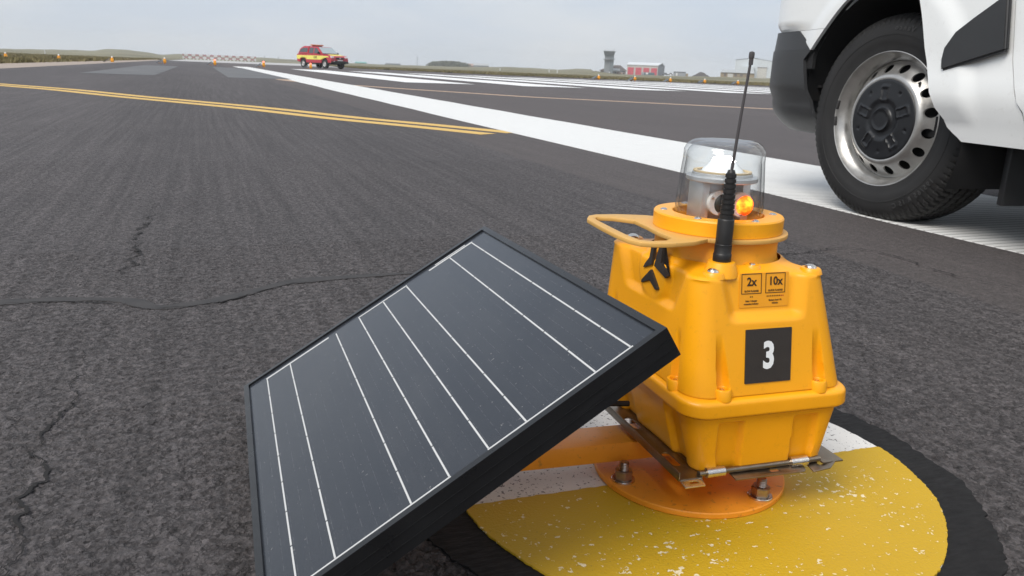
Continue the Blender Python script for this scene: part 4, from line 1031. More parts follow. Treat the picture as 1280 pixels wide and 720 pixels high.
# wheels
def tyre_wob(a, j, rr, hh):
    if rr > .298:                             # tread blocks and shoulder cuts
        k_ = (a * 92 / (2 * math.pi) + abs(hh + .0975) * 9) % 1.0
        if abs(hh + .0975) > .062 and k_ < .24 and rr < .33: return rr - .0065, hh
        if abs(hh + .0975) <= .062 and k_ < .12: return rr - .0040, hh
    return rr, hh
tp = [(.200, -.004), (.206, .0035), (.2145, .0060), (.222, .0060), (.232, .0095), (.245, .0115), (.252, .0118), (.2525, .0128), (.256, .0128), (.2565, .0118), (.268, .0105), (.280, .0060), (.2885, .0005), (.2890, .0010), (.2925, -.0012), (.2930, -.0022), (.2990, -.0070), (.3030, -.0120), (.3062, -.0180), (.3080, -.0230), (.3095, -.0290), (.3105, -.0350)]
g = []
for (y0, y1) in ((-.0355, -.0600), (-.0680, -.0925), (-.1025, -.1270), (-.1350, -.1595)):
    g += [(.3030, y0), (.3112, y0 - .0008), (.3116, (y0 + y1) / 2), (.3112, y1 + .0008), (.3030, y1)]
tp += g + [(.3105, -.1600), (.3080, -.1720), (.3030, -.1830), (.2930, -.1930), (.2700, -.2030), (.2450, -.2060), (.2145, -.2000), (.2000, -.1900)]
def make_wheel(x, y, steer):
    ty = lathe('front_wheel', [(rr if rr < .24 else rr + .0100 * min(1, (rr - .24) / .05), hh) for rr, hh in tp], M['tyre'], van, 368, (0, 0, 0), axis='y', auto=28, wob=tyre_wob)
    for v in ty.data.vertices:               # flattened where it carries the van
        if v.co.z < -.3090: v.co.z = -.3090
    rm = lathe('rim', [(.2000, -.1900), (.2000, -.0100), (.2070, -.0030), (.2085, .0010), (.2080, .0052), (.2062, .0062), (.2040, .0050), (.2030, .0010), (.1985, -.0060), (.1950, -.0120), (.1900, -.0180), (.1840, -.0250), (.1815, -.0420), (.1800, -.1300)], M['rim'], ty, 120, axis='y')
    dz_ = lambda rr: interp(rr, [.118, .124, .130, .136, .142, .148, .168, .174, .181], [.0025, .0055, .0062, .0040, -.0015, -.0085, -.0300, -.0380, -.0420])
    bm = bmesh.new(); nh, M_ = 16, 32
    def pv(rr, a, back=0.0): return bm.verts.new((rr * math.cos(a), dz_(rr) - back, rr * math.sin(a)))
    def ringgrid(r0, r1, n_r, n_a):
        G = [[pv(r0 + (r1 - r0) * i / n_r, 2 * math.pi * k_ / n_a) for k_ in range(n_a)] for i in range(n_r + 1)]
        for i in range(n_r):
            for k_ in range(n_a): bm.faces.new((G[i][k_], G[i][(k_ + 1) % n_a], G[i + 1][(k_ + 1) % n_a], G[i + 1][k_]))
    ringgrid(.1180, .1390, 8, nh * 8); ringgrid(.1755, .1808, 3, nh * 8)
    for q in range(nh):                       # a cell round every vent hole
        am = 2 * math.pi * (q + .5) / nh; da = math.pi / nh; r0, r1, rc = .1390, .1755, .1572; rings = []
        B = [(r0, am - da + 2 * da * i / 8) for i in range(8)] + [(r0 + (r1 - r0) * i / 8, am + da) for i in range(8)] + [(r1, am + da - 2 * da * i / 8) for i in range(8)] + [(r1 - (r1 - r0) * i / 8, am - da) for i in range(8)]
        hole_ = []
        for rr, a in B:
            u_, w_ = (rr - rc), (a - am) * rc; l_ = math.hypot(u_, w_); hole_.append((rc + u_ / l_ * .0138, am + w_ / l_ * .0150 / rc))
        for t_ in (0, .35, .7, .92, 1.0): rings.append([pv(p[0] + (h_[0] - p[0]) * t_, p[1] + (h_[1] - p[1]) * t_) for p, h_ in zip(B, hole_)])
        rings.append([pv(h_[0], h_[1], .006) for h_ in hole_])
        for A_, B_ in zip(rings, rings[1:]):
            for i in range(M_): bm.faces.new((A_[i], A_[(i + 1) % M_], B_[(i + 1) % M_], B_[i]))
    bmesh.ops.remove_doubles(bm, verts=bm.verts, dist=2e-5)
    frombm('wheel_disc', bm, M['rim'], ty, True, 50)
    # black plastic cap with five lobes and a raised centre
    V, F = [], []; nr, na = 36, 150
    for i in range(nr + 1):
        rr = .1305 * i / nr
        for k_ in range(na):
            a = 2 * math.pi * k_ / na
            hh = .0135 - .0055 * smooth01(.035, .125, rr) - .010 * smooth01(.121, .1305, rr)
            hh += .0050 * (smooth01(.0345, .0325, rr) - .55 * smooth01(.0300, .0275, rr))
            hh -= .0060 * smooth01(.033, .040, rr) * smooth01(.068, .050, rr)
            # five pockets
            q = ((a + .35) % (2 * math.pi / 5)) - math.pi / 5; u_ = rr * math.sin(q); w_ = rr * math.cos(q)
            e_ = smooth01(.0165, .0135, abs(u_) - .0) * smooth01(.052, .058, w_) * smooth01(.108, .102, w_)
            e2 = smooth01(.0125, .0095, abs(u_)) * smooth01(.060, .066, w_) * smooth01(.100, .094, w_)
            hh += .0035 * e_ - .0048 * e2
            q2 = ((a + .35 + math.pi / 5) % (2 * math.pi / 5)) - math.pi / 5
            if math.hypot(rr * math.sin(q2), rr * math.cos(q2) - .098) < .0042: hh -= .004
            V.append((rr * math.cos(a), hh, rr * math.sin(a)))
    for i in range(nr):
        for k_ in range(na): F.append((i * na + k_, i * na + (k_ + 1) % na, (i + 1) * na + (k_ + 1) % na, (i + 1) * na + k_))
    cap = mesh('hub_cap', V, F, M['hub'], ty, True, 60)
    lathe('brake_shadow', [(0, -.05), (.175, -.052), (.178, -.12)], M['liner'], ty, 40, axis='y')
    tube('valve', [(.150 * math.cos(R_(130)), -.022, .150 * math.sin(R_(130))), (.158 * math.cos(R_(134)), -.002, .158 * math.sin(R_(134)))], [.0045, .0035], M['rubber_black'], ty, 10)
    for a in (10, -5):                      # clip-on balance weights
        box('balance_weight', (.2035 * math.cos(R_(a)), .0025, .2035 * math.sin(R_(a))), (.006, .010, .030), M['alu'] if False else M['tyre_text'], ty, .002, rot=Matrix.Rotation(-R_(a), 3, 'Y'))
    # relief lettering round the sidewall
    for txt, a_mid, rr, size in (('195/65 R 15 C', -128, .2760, .021), ('Vanco', 98, .276, .022)):
        tot = sum({'1': .55, ' ': .45, '/': .5, 'i': .3}.get(c, .72) for c in txt) * size; pos = -tot / 2
        bm = bmesh.new()
        for c in txt:
            wch = {'1': .55, ' ': .45, '/': .5, 'i': .3}.get(c, .72) * size
            if c != ' ':
                TV, TF = text_data(c, size, .0006)
                sgn = 1 if a_mid < 0 else -1
                a = R_(a_mid) + sgn * (pos + wch / 2) / rr
                vs = []
                for x, y, _ in TV:
                    if a_mid < 0: ang, rad = a + x / rr, rr - (-y)*0 + y * -1
                    else: ang, rad = a - x / rr, rr + y
                    vs.append(bm.verts.new((rad * math.cos(ang), .0134 - max(0, rad - .272) * .16, rad * math.sin(ang))))
                for q in TF:
                    try: bm.faces.new([vs[i] for i in q])
                    except ValueError: pass
            pos += wch
        frombm('relief_lettering', bm, M['tyre_text'], ty)
    ty.location = (x, y, .3095); ty.rotation_euler.z = steer
    return ty
# lathe about local y with the outer face towards +y (the van's left)
fw = make_wheel(0, -.004, R_(8.8))
def copy_wheel(x, y, rz):
    c = fw.copy(); COL.objects.link(c); c.name = 'rear_wheel' if x < -1 else 'front_wheel'; c.location = (x, y, .3095); c.rotation_euler.z = rz
    for k_ in fw.children:
        q = k_.copy(); COL.objects.link(q); q.parent = c
copy_wheel(-2.62, -.02, 0); copy_wheel(0, -1.656, math.pi + R_(6.8)); copy_wheel(-2.62, -1.64, math.pi)

# ================================================================== THE FIRE PICKUP (x forward, y left, origin on the ground amid the axles)
vd = at_dist(403, 72.0); view = Vector((vd.x, vd.y, 0)).normalized()
heading = Matrix.Rotation(R_(36), 3, 'Z') @ (-view)           # nose towards the camera, turned to the picture's right
pk = tag(empty('fire_pickup', (vd.x, vd.y, 0), math.atan2(heading.y, heading.x)), 'red fire pickup with yellow side band, beacons and rear canopy on the runway', 'pickup truck')
def prism(name, prof, y0, y1, mat, parent, bev=.03, taper=None):
    """side profile (x, z) extruded across y; taper(z) narrows it"""
    bm = bmesh.new(); A = [bm.verts.new((x, y0, z)) for x, z in prof]; B = [bm.verts.new((x, y1, z)) for x, z in prof]
    bm.faces.new(A); bm.faces.new(B[::-1])
    for i in range(len(prof)): bm.faces.new((A[i], A[(i + 1) % len(prof)], B[(i + 1) % len(prof)], B[i]))
    if taper:
        for v in bm.verts: v.co.y *= taper(v.co.z, v.co.x)
    bmesh.ops.recalc_face_normals(bm, faces=bm.faces)
    if bev: bmesh.ops.bevel(bm, geom=bm.edges[:], offset=bev, segments=2, affect='EDGES')
    bmesh.ops.triangulate(bm, faces=[fc for fc in bm.faces if len(fc.verts) > 4])
    return frombm(name, bm, mat, parent, True, 35)
def arch_pts(cx, rr, n=10): return [(cx + rr * math.cos(a), .42 + rr * math.sin(a)) for a in np.linspace(math.pi + .25, -.25, n)]
low = [(-2.38, .62), (-2.33, .50)] + [(-1.5 - .43, .46)] + arch_pts(-1.5, .43)[1:-1] + [(-1.5 + .43, .42), (1.5 - .45, .42)] + arch_pts(1.5, .44)[1:-1] + [(1.5 + .44, .46), (2.36, .46), (2.42, .70), (2.36, .92), (2.18, 1.04), (1.15, 1.14), (-2.34, 1.14), (-2.40, .9)]
body = prism('body', low, -.88, .88, M['red_paint'], pk, .03, lambda z, x: 1 - .03 * max(0, z - .95) - (.10 * max(0, x - 2.0)))
cab = prism('cab', [(1.18, 1.12), (.35, 1.72), (-.75, 1.76), (-.80, 1.12)], -.84, .84, M['red_paint'], pk, .04, lambda z, x: 1 - .24 * max(0, z - 1.12))
can = prism('canopy', [(-.815, 1.13), (-.80, 1.77), (-1.55, 1.78), (-2.05, 1.60), (-2.33, 1.13)], -.84, .84, M['red_paint'], pk, .05, lambda z, x: 1 - .24 * max(0, z - 1.12))
def side_plate(name, pts, mat, parent, lean=.24, yb=.842, t=.012):
    for sgn in (-1, 1):
        bm = bmesh.new(); A, B = [], []
        for x, z in pts:
            y = yb * (1 - lean * max(0, z - 1.12)); A.append(bm.verts.new((x, sgn * (y - .01), z))); B.append(bm.verts.new((x, sgn * (y + t), z)))
        bm.faces.new(A); bm.faces.new(B[::-1])
        for i in range(len(pts)): bm.faces.new((A[i], A[(i + 1) % len(pts)], B[(i + 1) % len(pts)], B[i]))
        bmesh.ops.triangulate(bm, faces=[fc for fc in bm.faces if len(fc.verts) > 4])
        frombm(name, bm, mat, parent)
side_plate('front_window', [(.86, 1.20), (.32, 1.62), (.02, 1.64), (.02, 1.20)], M['pickup_glass'], cab)
side_plate('rear_window', [(-.10, 1.20), (-.10, 1.64), (-.66, 1.65), (-.68, 1.20)], M['pickup_glass'], cab)
side_plate('canopy_window', [(-.95, 1.27), (-.94, 1.62), (-1.55, 1.63), (-1.92, 1.52), (-2.08, 1.27)], M['pickup_glass'], can)
# windscreen in two halves with a narrow gap between
for (y0, y1) in ((-.74, -.01), (.01, .74)):
    V = [(1.13, y0 * 1.02, 1.185), (1.13, y1 * 1.02, 1.185), (.47, y1 * .88, 1.665), (.47, y0 * .88, 1.665)]; V += [(x + .022, y, z + .03) for x, y, z in V]
    mesh('windscreen', V, [(0, 1, 2, 3), (4, 7, 6, 5), (0, 4, 5, 1), (1, 5, 6, 2), (2, 6, 7, 3), (3, 7, 4, 0)], M['screen_glass'], cab)
side_plate('yellow_band', [(-2.39, .74), (-2.40, 1.02), (-1.02, 1.02), (-1.02, .70), (-1.10, .82), (-1.32, .90), (-1.68, .90), (-1.90, .80), (-1.98, .70)], M['fluor_yellow'], body, 0, .874)
side_plate('yellow_band', [(-1.0, .70), (-1.0, 1.02), (1.02, 1.02), (2.05, .98), (2.05, .90), (1.78, .90), (1.32, .91), (1.10, .82), (1.03, .70)], M['fluor_yellow'], body, 0, .874)
for sgn in (-1, 1):
    TV, TF = text_data('OPS', .26, .008)
    mesh('lettering', [(-sgn * x * 1.1 + .25, sgn * .889, .86 + y) for x, y, _ in TV], TF, M['print_black'], body)
    box('headlamp', (2.22, sgn * .70, .90), (.30, .30, .17), M['lens_clear'], body, .03)
    box('wing_mirror', (.82, sgn * .95, 1.22), (.10, .20, .17), M['rubber_black'], cab, .03)
    box('fog_lamp', (2.43, sgn * .55, .57), (.04, .15, .10), M['lens_clear'], body, .01)
    box('side_step', (0, sgn * .86, .40), (1.9, .16, .06), M['rubber_black'], body, .01)
box('bonnet_marking', (1.88, 0, 1.085), (.55, 1.15, .03), M['fluor_yellow'], body, .01, rot=Matrix.Rotation(R_(8), 3, 'Y'))
box('grille', (2.42, 0, .84), (.04, .80, .14), M['rubber_black'], body, .01)
box('emblem', (2.446, 0, .845), (.012, .14, .10), M['silver'], body, .004)
box('number_plate', (2.455, 0, .665), (.02, .52, .11), M['white_board'], body, .004)
bb = box('bull_bar', (2.47, 0, .52), (.10, 1.10, .24), M['rubber_black'], pk, .03)
box('bumper_ends', (2.38, 0, .52), (.16, 1.70, .16), M['rubber_black'], pk, .03)
lb = box('light_bar', (-.70, 0, 1.86), (.28, 1.15, .10), M['amber'], pk, .03); box('bar_centre', (-.70, 0, 1.87), (.26, .34, .12), M['lamp_white'], lb, .02); box('bar_foot', (-.70, 0, 1.79), (.16, .9, .07), M['rubber_black'], lb)
for x in (-1.5, 1.5):
    for sgn in (-1, 1):
        w = lathe('wheel', [(.22, -.12), (.30, -.13), (.355, -.11), (.37, -.07), (.37, .07), (.355, .11), (.30, .13), (.22, .12)], M['tyre'], pk, 32, axis='y', close=True)
        lathe('wheel_rim', [(.22, sgn * .10), (.20, sgn * .075), (.09, sgn * .065), (.06, sgn * .09), (0, sgn * .09)], M['silver'], w, 20, axis='y'); w.location = (x, sgn * .77, .37)
        lathe('wheel_arch_lip', [(.415, sgn * -.02), (.46, sgn * -.02), (.46, sgn * .03), (.415, sgn * .03)], M['rubber_black'], pk, 32, (x, sgn * .86, .40), axis='y', close=True) if False else None
box('chassis', (0, 0, .42), (4.2, 1.3, .18), M['liner'], pk)

# ================================================================== FAR BUILDINGS (placed by bearing, standing 300-500 m off, sized like their kind)
def site(px, dist, py_base=None):
    """local frame at a bearing: +x to the picture's right, +y away; returns matrix parts"""
    p = at_dist(px, dist); b_ = Vector((p.x, p.y, 0)).normalized()
    return p, math.atan2(b_.y, b_.x) - math.pi / 2
def place(name, px, dist, py_base, label, cat, group=None):
    p, rz = site(px, dist); z = z_at(px, py_base, dist)
    return tag(empty(name, (p.x, p.y, z), rz), label, cat, group)
def k_(dist, px): # metres per photo pixel, measured across the view
    w = pray(px, horizon(px)); return dist / math.hypot(w.x, w.y) / FPX
# control tower
D = 400; k = k_(D, 760); tw = place('control_tower', 760, D, 92.5, 'grey control tower with dark glazed cab and roof masts', 'tower')
hgt = (92.5 - 65.0) * k
s1 = box('shaft', (.3 * k, 6, hgt * .40), (11.5 * k, 4.2, hgt * .80), M['tower_grey'], tw)
box('stair_face', (3.6 * k, 3.8, hgt * .40), (5 * k, .5, hgt * .78), M['tower_dark'], s1)
cabv = simple_loft('cab', [[(x * k, y + 6, z * hgt) for x, y in ((-5.8, -2.6), (5.8, -2.6), (5.8, 2.6), (-5.8, 2.6))] for z in (.80,)] + [[(x * k, y + 6, .985 * hgt) for x, y in ((-7.2, -3.4), (7.2, -3.4), (7.2, 3.4), (-7.2, 3.4))]], M['tower_dark'], tw)
for i in range(4): box('cab_window', ((-4.2 + 2.8 * i) * k, 2.95, .905 * hgt), (2.3 * k, .3, .11 * hgt), M['pickup_glass'], cabv, rot=Matrix.Rotation(R_(14), 3, 'X'))
box('roof', (0, 6, 1.0 * hgt), (15 * k, 7.4, .03 * hgt), M['tower_grey'], tw)
ga = box('gallery', (0, 6, .645 * hgt), (15 * k, 7.2, .015 * hgt), M['tower_grey'], tw)
for i in range(7): box('gallery_post', ((-7 + 14 * i / 6) * k, 2.5, .675 * hgt), (.3 * k, .12, .055 * hgt), M['tower_grey'], ga)
for x, q in ((-5.5, .10), (-2, .06), (3, .07), (5.5, .11)): box('roof_mast', (x * k, 6, (1.015 + q / 2) * hgt), (.35 * k, .15, q * hgt), M['tower_grey'], tw)
# terminal beside the tower
tm = place('terminal', 766, 408, 93.0, 'low brick terminal with brown hipped roof behind the control tower', 'building')
k = k_(408, 766)
wl_ = box('wall', (0, 10, 2.2 * k), (32 * k, 9, 4.6 * k), M['pink_brick'], tm)
V = [(-18 * k, 4, 4.5 * k), (18 * k, 4, 4.5 * k), (18 * k, 16, 4.5 * k), (-18 * k, 16, 4.5 * k), (2 * k, 8, 11.5 * k), (9 * k, 8, 11.5 * k), (9 * k, 12, 11.5 * k), (2 * k, 12, 11.5 * k)]
mesh('roof', V, [(0, 1, 5, 4), (1, 2, 6, 5), (2, 3, 7, 6), (3, 0, 4, 7), (4, 5, 6, 7), (0, 3, 2, 1)], M['brown_roof'], tm)
box('porch_roof', (0, 4.2, 5.6 * k), (17 * k, 3, 1.2 * k), M['grey_roof'], tm, rot=Matrix.Rotation(R_(20), 3, 'X'))
for i in range(6): box('window', ((-12 + 5 * i) * k, 5.4, 2.6 * k), (2.2 * k, .25, 2 * k), M['pickup_glass'], wl_)
# fire station with red doors
fs = place('fire_station', 806, 395, 94.3, 'white fire station with four red roller doors and grey gable end', 'building')
k = k_(395, 806); wy = 14.0
V = [(-23 * k, 0, 0), (15.5 * k, 0, 0), (15.5 * k, 0, 12 * k), (-23 * k, 0, 12 * k), (-20 * k, wy, 0), (24 * k, wy * .55, 0), (24 * k, wy * .55, 11.5 * k), (-20 * k, wy, 12 * k), (20.5 * k, wy * .27, 14.6 * k), (-21 * k, wy * .5, 14.6 * k)]
mesh('wall', V, [(0, 1, 2, 3), (4, 7, 6, 5), (0, 3, 9, 7, 4)], M['pale_wall'], fs)
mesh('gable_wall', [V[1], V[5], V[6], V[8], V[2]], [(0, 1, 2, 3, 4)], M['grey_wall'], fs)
RV = [(-23.4 * k, -.3, 11.9 * k), (15.6 * k, -.3, 11.9 * k), (20.6 * k, wy * .27, 14.9 * k), (-21.2 * k, wy * .5, 14.9 * k), (24.3 * k, wy * .56, 11.6 * k), (-20 * k, wy + .3, 12 * k)]
mesh('roof', [Vector(v) + Vector((0, 0, dz)) for dz in (0, .35) for v in RV], [(0, 1, 2, 3), (3, 2, 4, 5), (6, 9, 8, 7), (9, 11, 10, 8), (0, 6, 7, 1), (1, 7, 8, 2), (2, 8, 10, 4), (4, 10, 11, 5), (5, 11, 9, 3), (3, 9, 6, 0)], M['light_roof'], fs)
for i in range(4):
    dr = box('roller_door', ((-18 + 9.6 * i) * k, -.08, 4.7 * k), (7.3 * k, .25, 8.8 * k), M['red_door'], fs)
    for q in range(3): box('door_rib', ((-18 + 9.6 * i) * k, -.24, (2 + 2.6 * q) * k), (7.1 * k, .07, .18 * k), M['red_door'], dr)
# blue skip and a parked vehicle in front
sk = place('blue_tank', 810, 378, 94.6, 'blue grey steel tank with white panel in front of the red doors', 'tank'); k = k_(378, 810)
bx = box('body', (0, 0, 1.9 * k), (15.5 * k, 2.4, 3.9 * k), M['blue_steel'], sk, .3, 3); box('white_panel', (-1.5 * k, -1.25, 2.6 * k), (3 * k, .1, 2.2 * k), M['white_board'], bx); box('cab', (-6.5 * k, -.1, 2.2 * k), (3.4 * k, 2.3, 3.6 * k), M['grey_wall'], sk, .2)
for x in (-5, 5): box('foot', (x * k, 0, -.2 * k), (1.2 * k, 2.0, .9 * k), M['liner'], sk)
def far_car(px, dist, py, col, label, w=8.0):
    kk = k_(dist, px); c = place('parked_car', px, dist, py, label, 'car', 'cars parked by the buildings')
    simple_loft('body', [[(x * w * kk / 2, y, z * kk) for x, y in ((-1, -.85), (1, -.85), (1, .85), (-1, .85))] for z in (.3, 1.9)], col, c)
    simple_loft('cabin', [[(x * w * kk / 2, y, z * kk) for x, y in ((-.6, -.8), (.62, -.8), (.62, .8), (-.6, .8))] if z < 2 else [(x * w * kk / 2, y, z * kk) for x, y in ((-.4, -.65), (.4, -.65), (.4, .65), (-.4, .65))] for z in (1.9, 3.2)], M['pickup_glass'], c)
    for x in (-.62, .62): lathe('wheel', [(0, -.9), (.32, -.9), (.32, .9), (0, .9)], M['tyre'], c, 14, (x * w * kk / 2, 0, .32), axis='y')
far_car(761.5, 386, 91.6, M['white_board'], 'small white car parked below the control tower', 5)
far_car(777, 388, 92.6, M['pink_brick'], 'pale pinkish car parked by the terminal wall', 7)
far_car(838, 392, 94.4, M['white_board'], 'white van-like car between fire station and grey hut', 6)
far_car(831, 398, 94.2, M['tower_grey'], 'dark grey car at the fire station gable', 8)
# grey hut
hu = place('grey_hut', 849, 390, 95.0, 'small flat-roofed grey hut with a white door beyond the grass', 'hut'); k = k_(390, 849)
hw_ = box('wall', (0, 3, 2.4 * k), (15 * k, 5, 4.9 * k), M['grey_wall'], hu); box('roof', (0, 3, 5.0 * k), (15.6 * k, 5.6, .5 * k), M['tower_grey'], hu); box('door', (-3.4 * k, .4, 1.9 * k), (2.0 * k, .3, 3.4 * k), M['white_board'], hw_); box('side_shed', (8.5 * k, 3, 1.6 * k), (4 * k, 4, 3.4 * k), M['tan_brick'], hu)
# mound of dark earth
pm, rz = site(876, 372); zb_ = z_at(876, 96.4, 372); k = k_(372, 876)
V, F = [], []
for j in range(15):
    for i in range(48):
        a = 2 * math.pi * i / 48; t = j / 14; rr = (1 - t) * 14.2 * k * (1 + .10 * mnoise.noise((math.cos(a) * 2, math.sin(a) * 2, 1)))
        hh = 7.6 * k * (1 - (1 - t) ** 1.25) * (1 + .16 * mnoise.noise((math.cos(a) * 3 * (1 - t), math.sin(a) * 3 * (1 - t), 5)))
        V.append((rr * math.cos(a), rr * math.sin(a) * .8, hh - .5 + .15 * mnoise.noise((rr * math.cos(a), rr * math.sin(a), 9))))
for j in range(14):
    for i in range(48): F.append((j * 48 + i, j * 48 + (i + 1) % 48, (j + 1) * 48 + (i + 1) % 48, (j + 1) * 48 + i))
md = mesh('earth_mound', V, F, M['earth'], None, True); md.location = (pm.x, pm.y, zb_); md.rotation_euler.z = rz
tag(md, 'heap of dark earth on the grass between grey hut and brick shed', 'mound')
# brick shed with metal roof
bs = place('brick_shed', 921, 376, 97.2, 'long low tan brick shed with pale metal roof before the hangar', 'building'); k = k_(376, 921)
bw = box('wall', (0, 4, 2.8 * k), (41 * k, 6, 6.4 * k), M['tan_brick'], bs)
V = [(-20.5 * k, .5, 5.9 * k), (20.5 * k, .5, 5.9 * k), (19.5 * k, 5, 9.6 * k), (-19.0 * k, 5, 9.6 * k), (20.5 * k, 8, 6 * k), (-20.5 * k, 8, 6 * k)]
mesh('roof', V, [(0, 1, 2, 3), (3, 2, 4, 5), (0, 5, 4, 1), (0, 3, 5), (1, 4, 2)], M['grey_roof'], bs)
for x, w, mm_ in ((-8.5, 6.6, 'pale_wall'), (-15, 2.4, 'brown_roof'), (-2, 3, 'brown_roof'), (5, 3.2, 'brown_roof'), (12, 3.2, 'brown_roof')): box('door' if mm_ == 'pale_wall' else 'window', (x * k, .92, (2.2 if mm_ == 'pale_wall' else 3.2) * k), (w * k, .25, (5 if mm_ == 'pale_wall' else 2.8) * k), M[mm_], bw)
# white hangar
hg = place('hangar', 946, 420, 98.0, 'big white hangar with low-pitched roof and grey sliding door', 'hangar'); k = k_(420, 946)
V = [(-28 * k, 0, 0), (19 * k, 0, 0), (19 * k, 0, 21.0 * k), (-7 * k, 0, 24.2 * k), (-28 * k, 0, 21.5 * k)]
mesh('front_wall', V, [(0, 1, 2, 3, 4)], M['white_wall'], hg)
mesh('side_wall', [(19 * k, 0, 0), (27 * k, 14, 0), (27 * k, 14, 21 * k), (19 * k, 0, 21 * k)], [(0, 1, 2, 3)], M['grey_wall'], hg)
mesh('roof', [(-28.6 * k, -.3, 21.6 * k), (-7 * k, -.3, 24.5 * k), (19.4 * k, -.3, 21.2 * k), (27.4 * k, 14, 21.2 * k), (1 * k, 14, 24.5 * k), (-20 * k, 14, 21.6 * k)], [(0, 1, 4, 5), (1, 2, 3, 4)], M['grey_wall'], hg)
dr = box('sliding_door', (5.0 * k, -.25, 6.4 * k), (11.2 * k, .4, 12.8 * k), M['pale_wall'], hg); box('door_head', (5 * k, -.3, 13.1 * k), (12 * k, .5, .7 * k), M['brown_roof'], hg); box('side_annex', (-12 * k, -1.5, 7.0 * k), (14 * k, 3, 14 * k), M['white_wall'], hg); box('low_door', (21.5 * k, -.4, 2.6 * k), (5 * k, .5, 5.2 * k), M['grey_wall'], hg)
# far sheds on the skyline
def shed(px, dist, pyb, wpx, hpx, wm, rm, label, name='far_shed'):
    o = place(name, px, dist, pyb, label, 'building'); k = k_(dist, px)
    w = box('wall', (0, 4, hpx * .3 * k), (wpx * k, 8, hpx * .62 * k), M[wm], o)
    V = [(-wpx * .52 * k, -.3, hpx * .58 * k), (wpx * .52 * k, -.3, hpx * .58 * k), (wpx * .47 * k, 4, hpx * k), (-wpx * .47 * k, 4, hpx * k), (wpx * .52 * k, 8.3, hpx * .58 * k), (-wpx * .52 * k, 8.3, hpx * .58 * k)]
    mesh('roof', V, [(0, 1, 2, 3), (3, 2, 4, 5), (0, 5, 4, 1), (0, 3, 5), (1, 4, 2)], M[rm], o)
    box('door', (wpx * .15 * k, -.1, hpx * .2 * k), (wpx * .10 * k, .3, hpx * .36 * k), M['liner'], w)
shed(451, 560, 80.2, 14.5, 3.0, 'turquoise', 'turquoise', 'turquoise shed low on the skyline right of the red pickup'.replace(' right of', ' beyond'))
shed(491, 620, 82.2, 19, 3.2, 'tower_grey', 'tower_grey', 'long grey shed on the skyline between turquoise shed and bushes')
shed(588, 540, 86.0, 7.5, 6.4, 'pink_brick', 'pink_brick', 'small pinkish gabled house at the end of the bush row', 'gabled_house')
shed(601, 570, 86.0, 20, 6.6, 'tower_grey', 'grey_roof', 'grey-roofed barn beside the small pinkish house', 'barn')
for px, py0, py1, lab in ((625, 85.6, 88.8, 'white marker post in the grass near the barn'), (686.3, 85.4, 87.8, 'white marker post on the far bank, taller of the close pair'), (696.5, 87.0, 89.4, 'white marker post on the far bank, lower of the close pair'), (56, 62.5, 65.0, 'white marker post on the dune left of the runway'.replace(' left of the runway', ' above the grass verge'))):
    Dm = 260; p, rz = site(px, Dm); z0 = z_at(px, py1, Dm); kk = k_(Dm, px)
    ps = tag(empty('marker_post', (p.x, p.y, z0 - .3), rz), lab, 'post', 'white marker posts in the grass')
    box('post', (0, 0, (py1 - py0) * kk * .5), (.25, .2, (py1 - py0) * kk + .6), M['white_board'], ps); box('head', (0, -.05, (py1 - py0) * kk + .15), (1.3 * kk, .25, 1.5 * kk), M['white_board'], ps)
# masts standing on the skyline
for px, top_, base in ((331, 69.5, 77), (348, 70.5, 78), (521.5, 70.5, 84.0)):
    Dm = 480; p, rz = site(px, Dm); z0 = z_at(px, base, Dm); z1 = z_at(px, top_, Dm)
    ms_ = tag(empty('mast', (p.x, p.y, z0 - .5), rz), {331: 'short thin mast beyond the runway end', 348: 'slim mast nearest the red pickup on the skyline', 521.5: 'tall thin mast rising behind the bush row'}[px], 'mast', 'thin masts on the skyline')
    tube('pole', [(0, 0, 0), (0, 0, z1 - z0 + .5)], .13, M['tower_grey'], ms_, 6); box('crossarm', (0, 0, z1 - z0 - .2), (.9, .08, .08), M['tower_grey'], ms_)
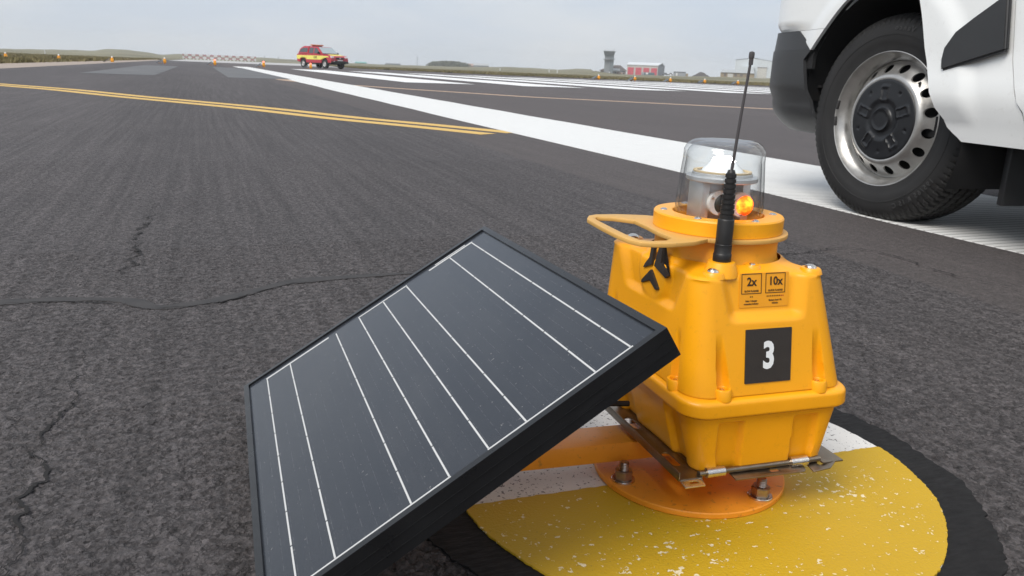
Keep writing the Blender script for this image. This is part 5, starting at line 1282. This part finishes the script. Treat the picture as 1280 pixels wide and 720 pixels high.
# bushes on the skyline: a row that reads as one mass
V, F = [], []
for px in np.arange(537, 584, .35):
    Dm = 520 + random.uniform(-10, 10); kk = k_(Dm, px); topy = interp(px, [537, 543, 552, 560, 568, 576, 584], [3, 6.2, 7.0, 7.4, 7.4, 6.6, 4.5]); p = at_dist(px, Dm); zb2 = z_at(px, horizon(px) - 1.0, Dm)
    for _ in range(26):
        hh = random.random() ** .7 * topy * kk * random.uniform(.85, 1.08); a = random.uniform(0, 6.28); s_ = random.uniform(.25, .65); q = p + Vector((random.gauss(0, .8), random.gauss(0, 2), 0)); i = len(V); tz = random.uniform(-.5, .5)
        V += [(q.x - math.cos(a) * s_, q.y - math.sin(a) * s_, zb2 + hh - .3), (q.x + math.cos(a) * s_, q.y + math.sin(a) * s_, zb2 + hh - .3 + tz), (q.x + tz * .5, q.y, zb2 + hh + s_ * .9)]; F.append((i, i + 1, i + 2))
me = bpy.data.meshes.new('bush_row'); me.from_pydata(V, [], F); me.update(); tag(finish('bush_row', me, M['bush']), 'dark grey-green row of bushes on the skyline', 'bushes', kind='stuff')
# red and white barrier boards across the far end of the runway
for i in range(20):
    px = 230.5 + 4.6 * i; Dm = 265; p, rz = site(px, Dm); kk = k_(Dm, px)
    b_ = tag(empty('barrier', (p.x, p.y, 0), rz), 'red and white barrier section in the row across the far runway end', 'barrier', 'barrier sections across the far runway end')
    for s_ in (-1, 1): box('foot', (s_ * 1.7 * kk, 0, .18), (.16, .7, .36), M['white_board'], b_)
    for q, zc_ in enumerate((.62, 1.32)):
        box('board', (-1.1 * kk, 0, zc_), (2.2 * kk, .12, .5), M['hazed_red_board' if (q + i) % 2 else 'white_board'], b_); box('board', (1.1 * kk, 0, zc_), (2.2 * kk, .12, .5), M['white_board' if (q + i) % 2 else 'hazed_red_board'], b_)
    for s_ in (-1, 1): box('upright', (s_ * 1.7 * kk, .1, .85), (.10, .08, 1.5), M['white_board'], b_)

# ================================================================== sea haze
hz = box('haze', (0, 0, 13), (2760, 2760, 30), None); hz.data.materials.clear()
mt = bpy.data.materials.new('sea_haze'); mt.use_nodes = True; nt = mt.node_tree; nt.nodes.clear()
o_ = nt.nodes.new('ShaderNodeOutputMaterial'); pv_ = nt.nodes.new('ShaderNodeVolumePrincipled'); nt.links.new(pv_.outputs[0], o_.inputs['Volume'])
pv_.inputs['Color'].default_value = (.93, .95, .98, 1); pv_.inputs['Density'].default_value = .00055; pv_.inputs['Anisotropy'].default_value = .2
hz.data.materials.append(mt); tag(hz, kind='stuff');
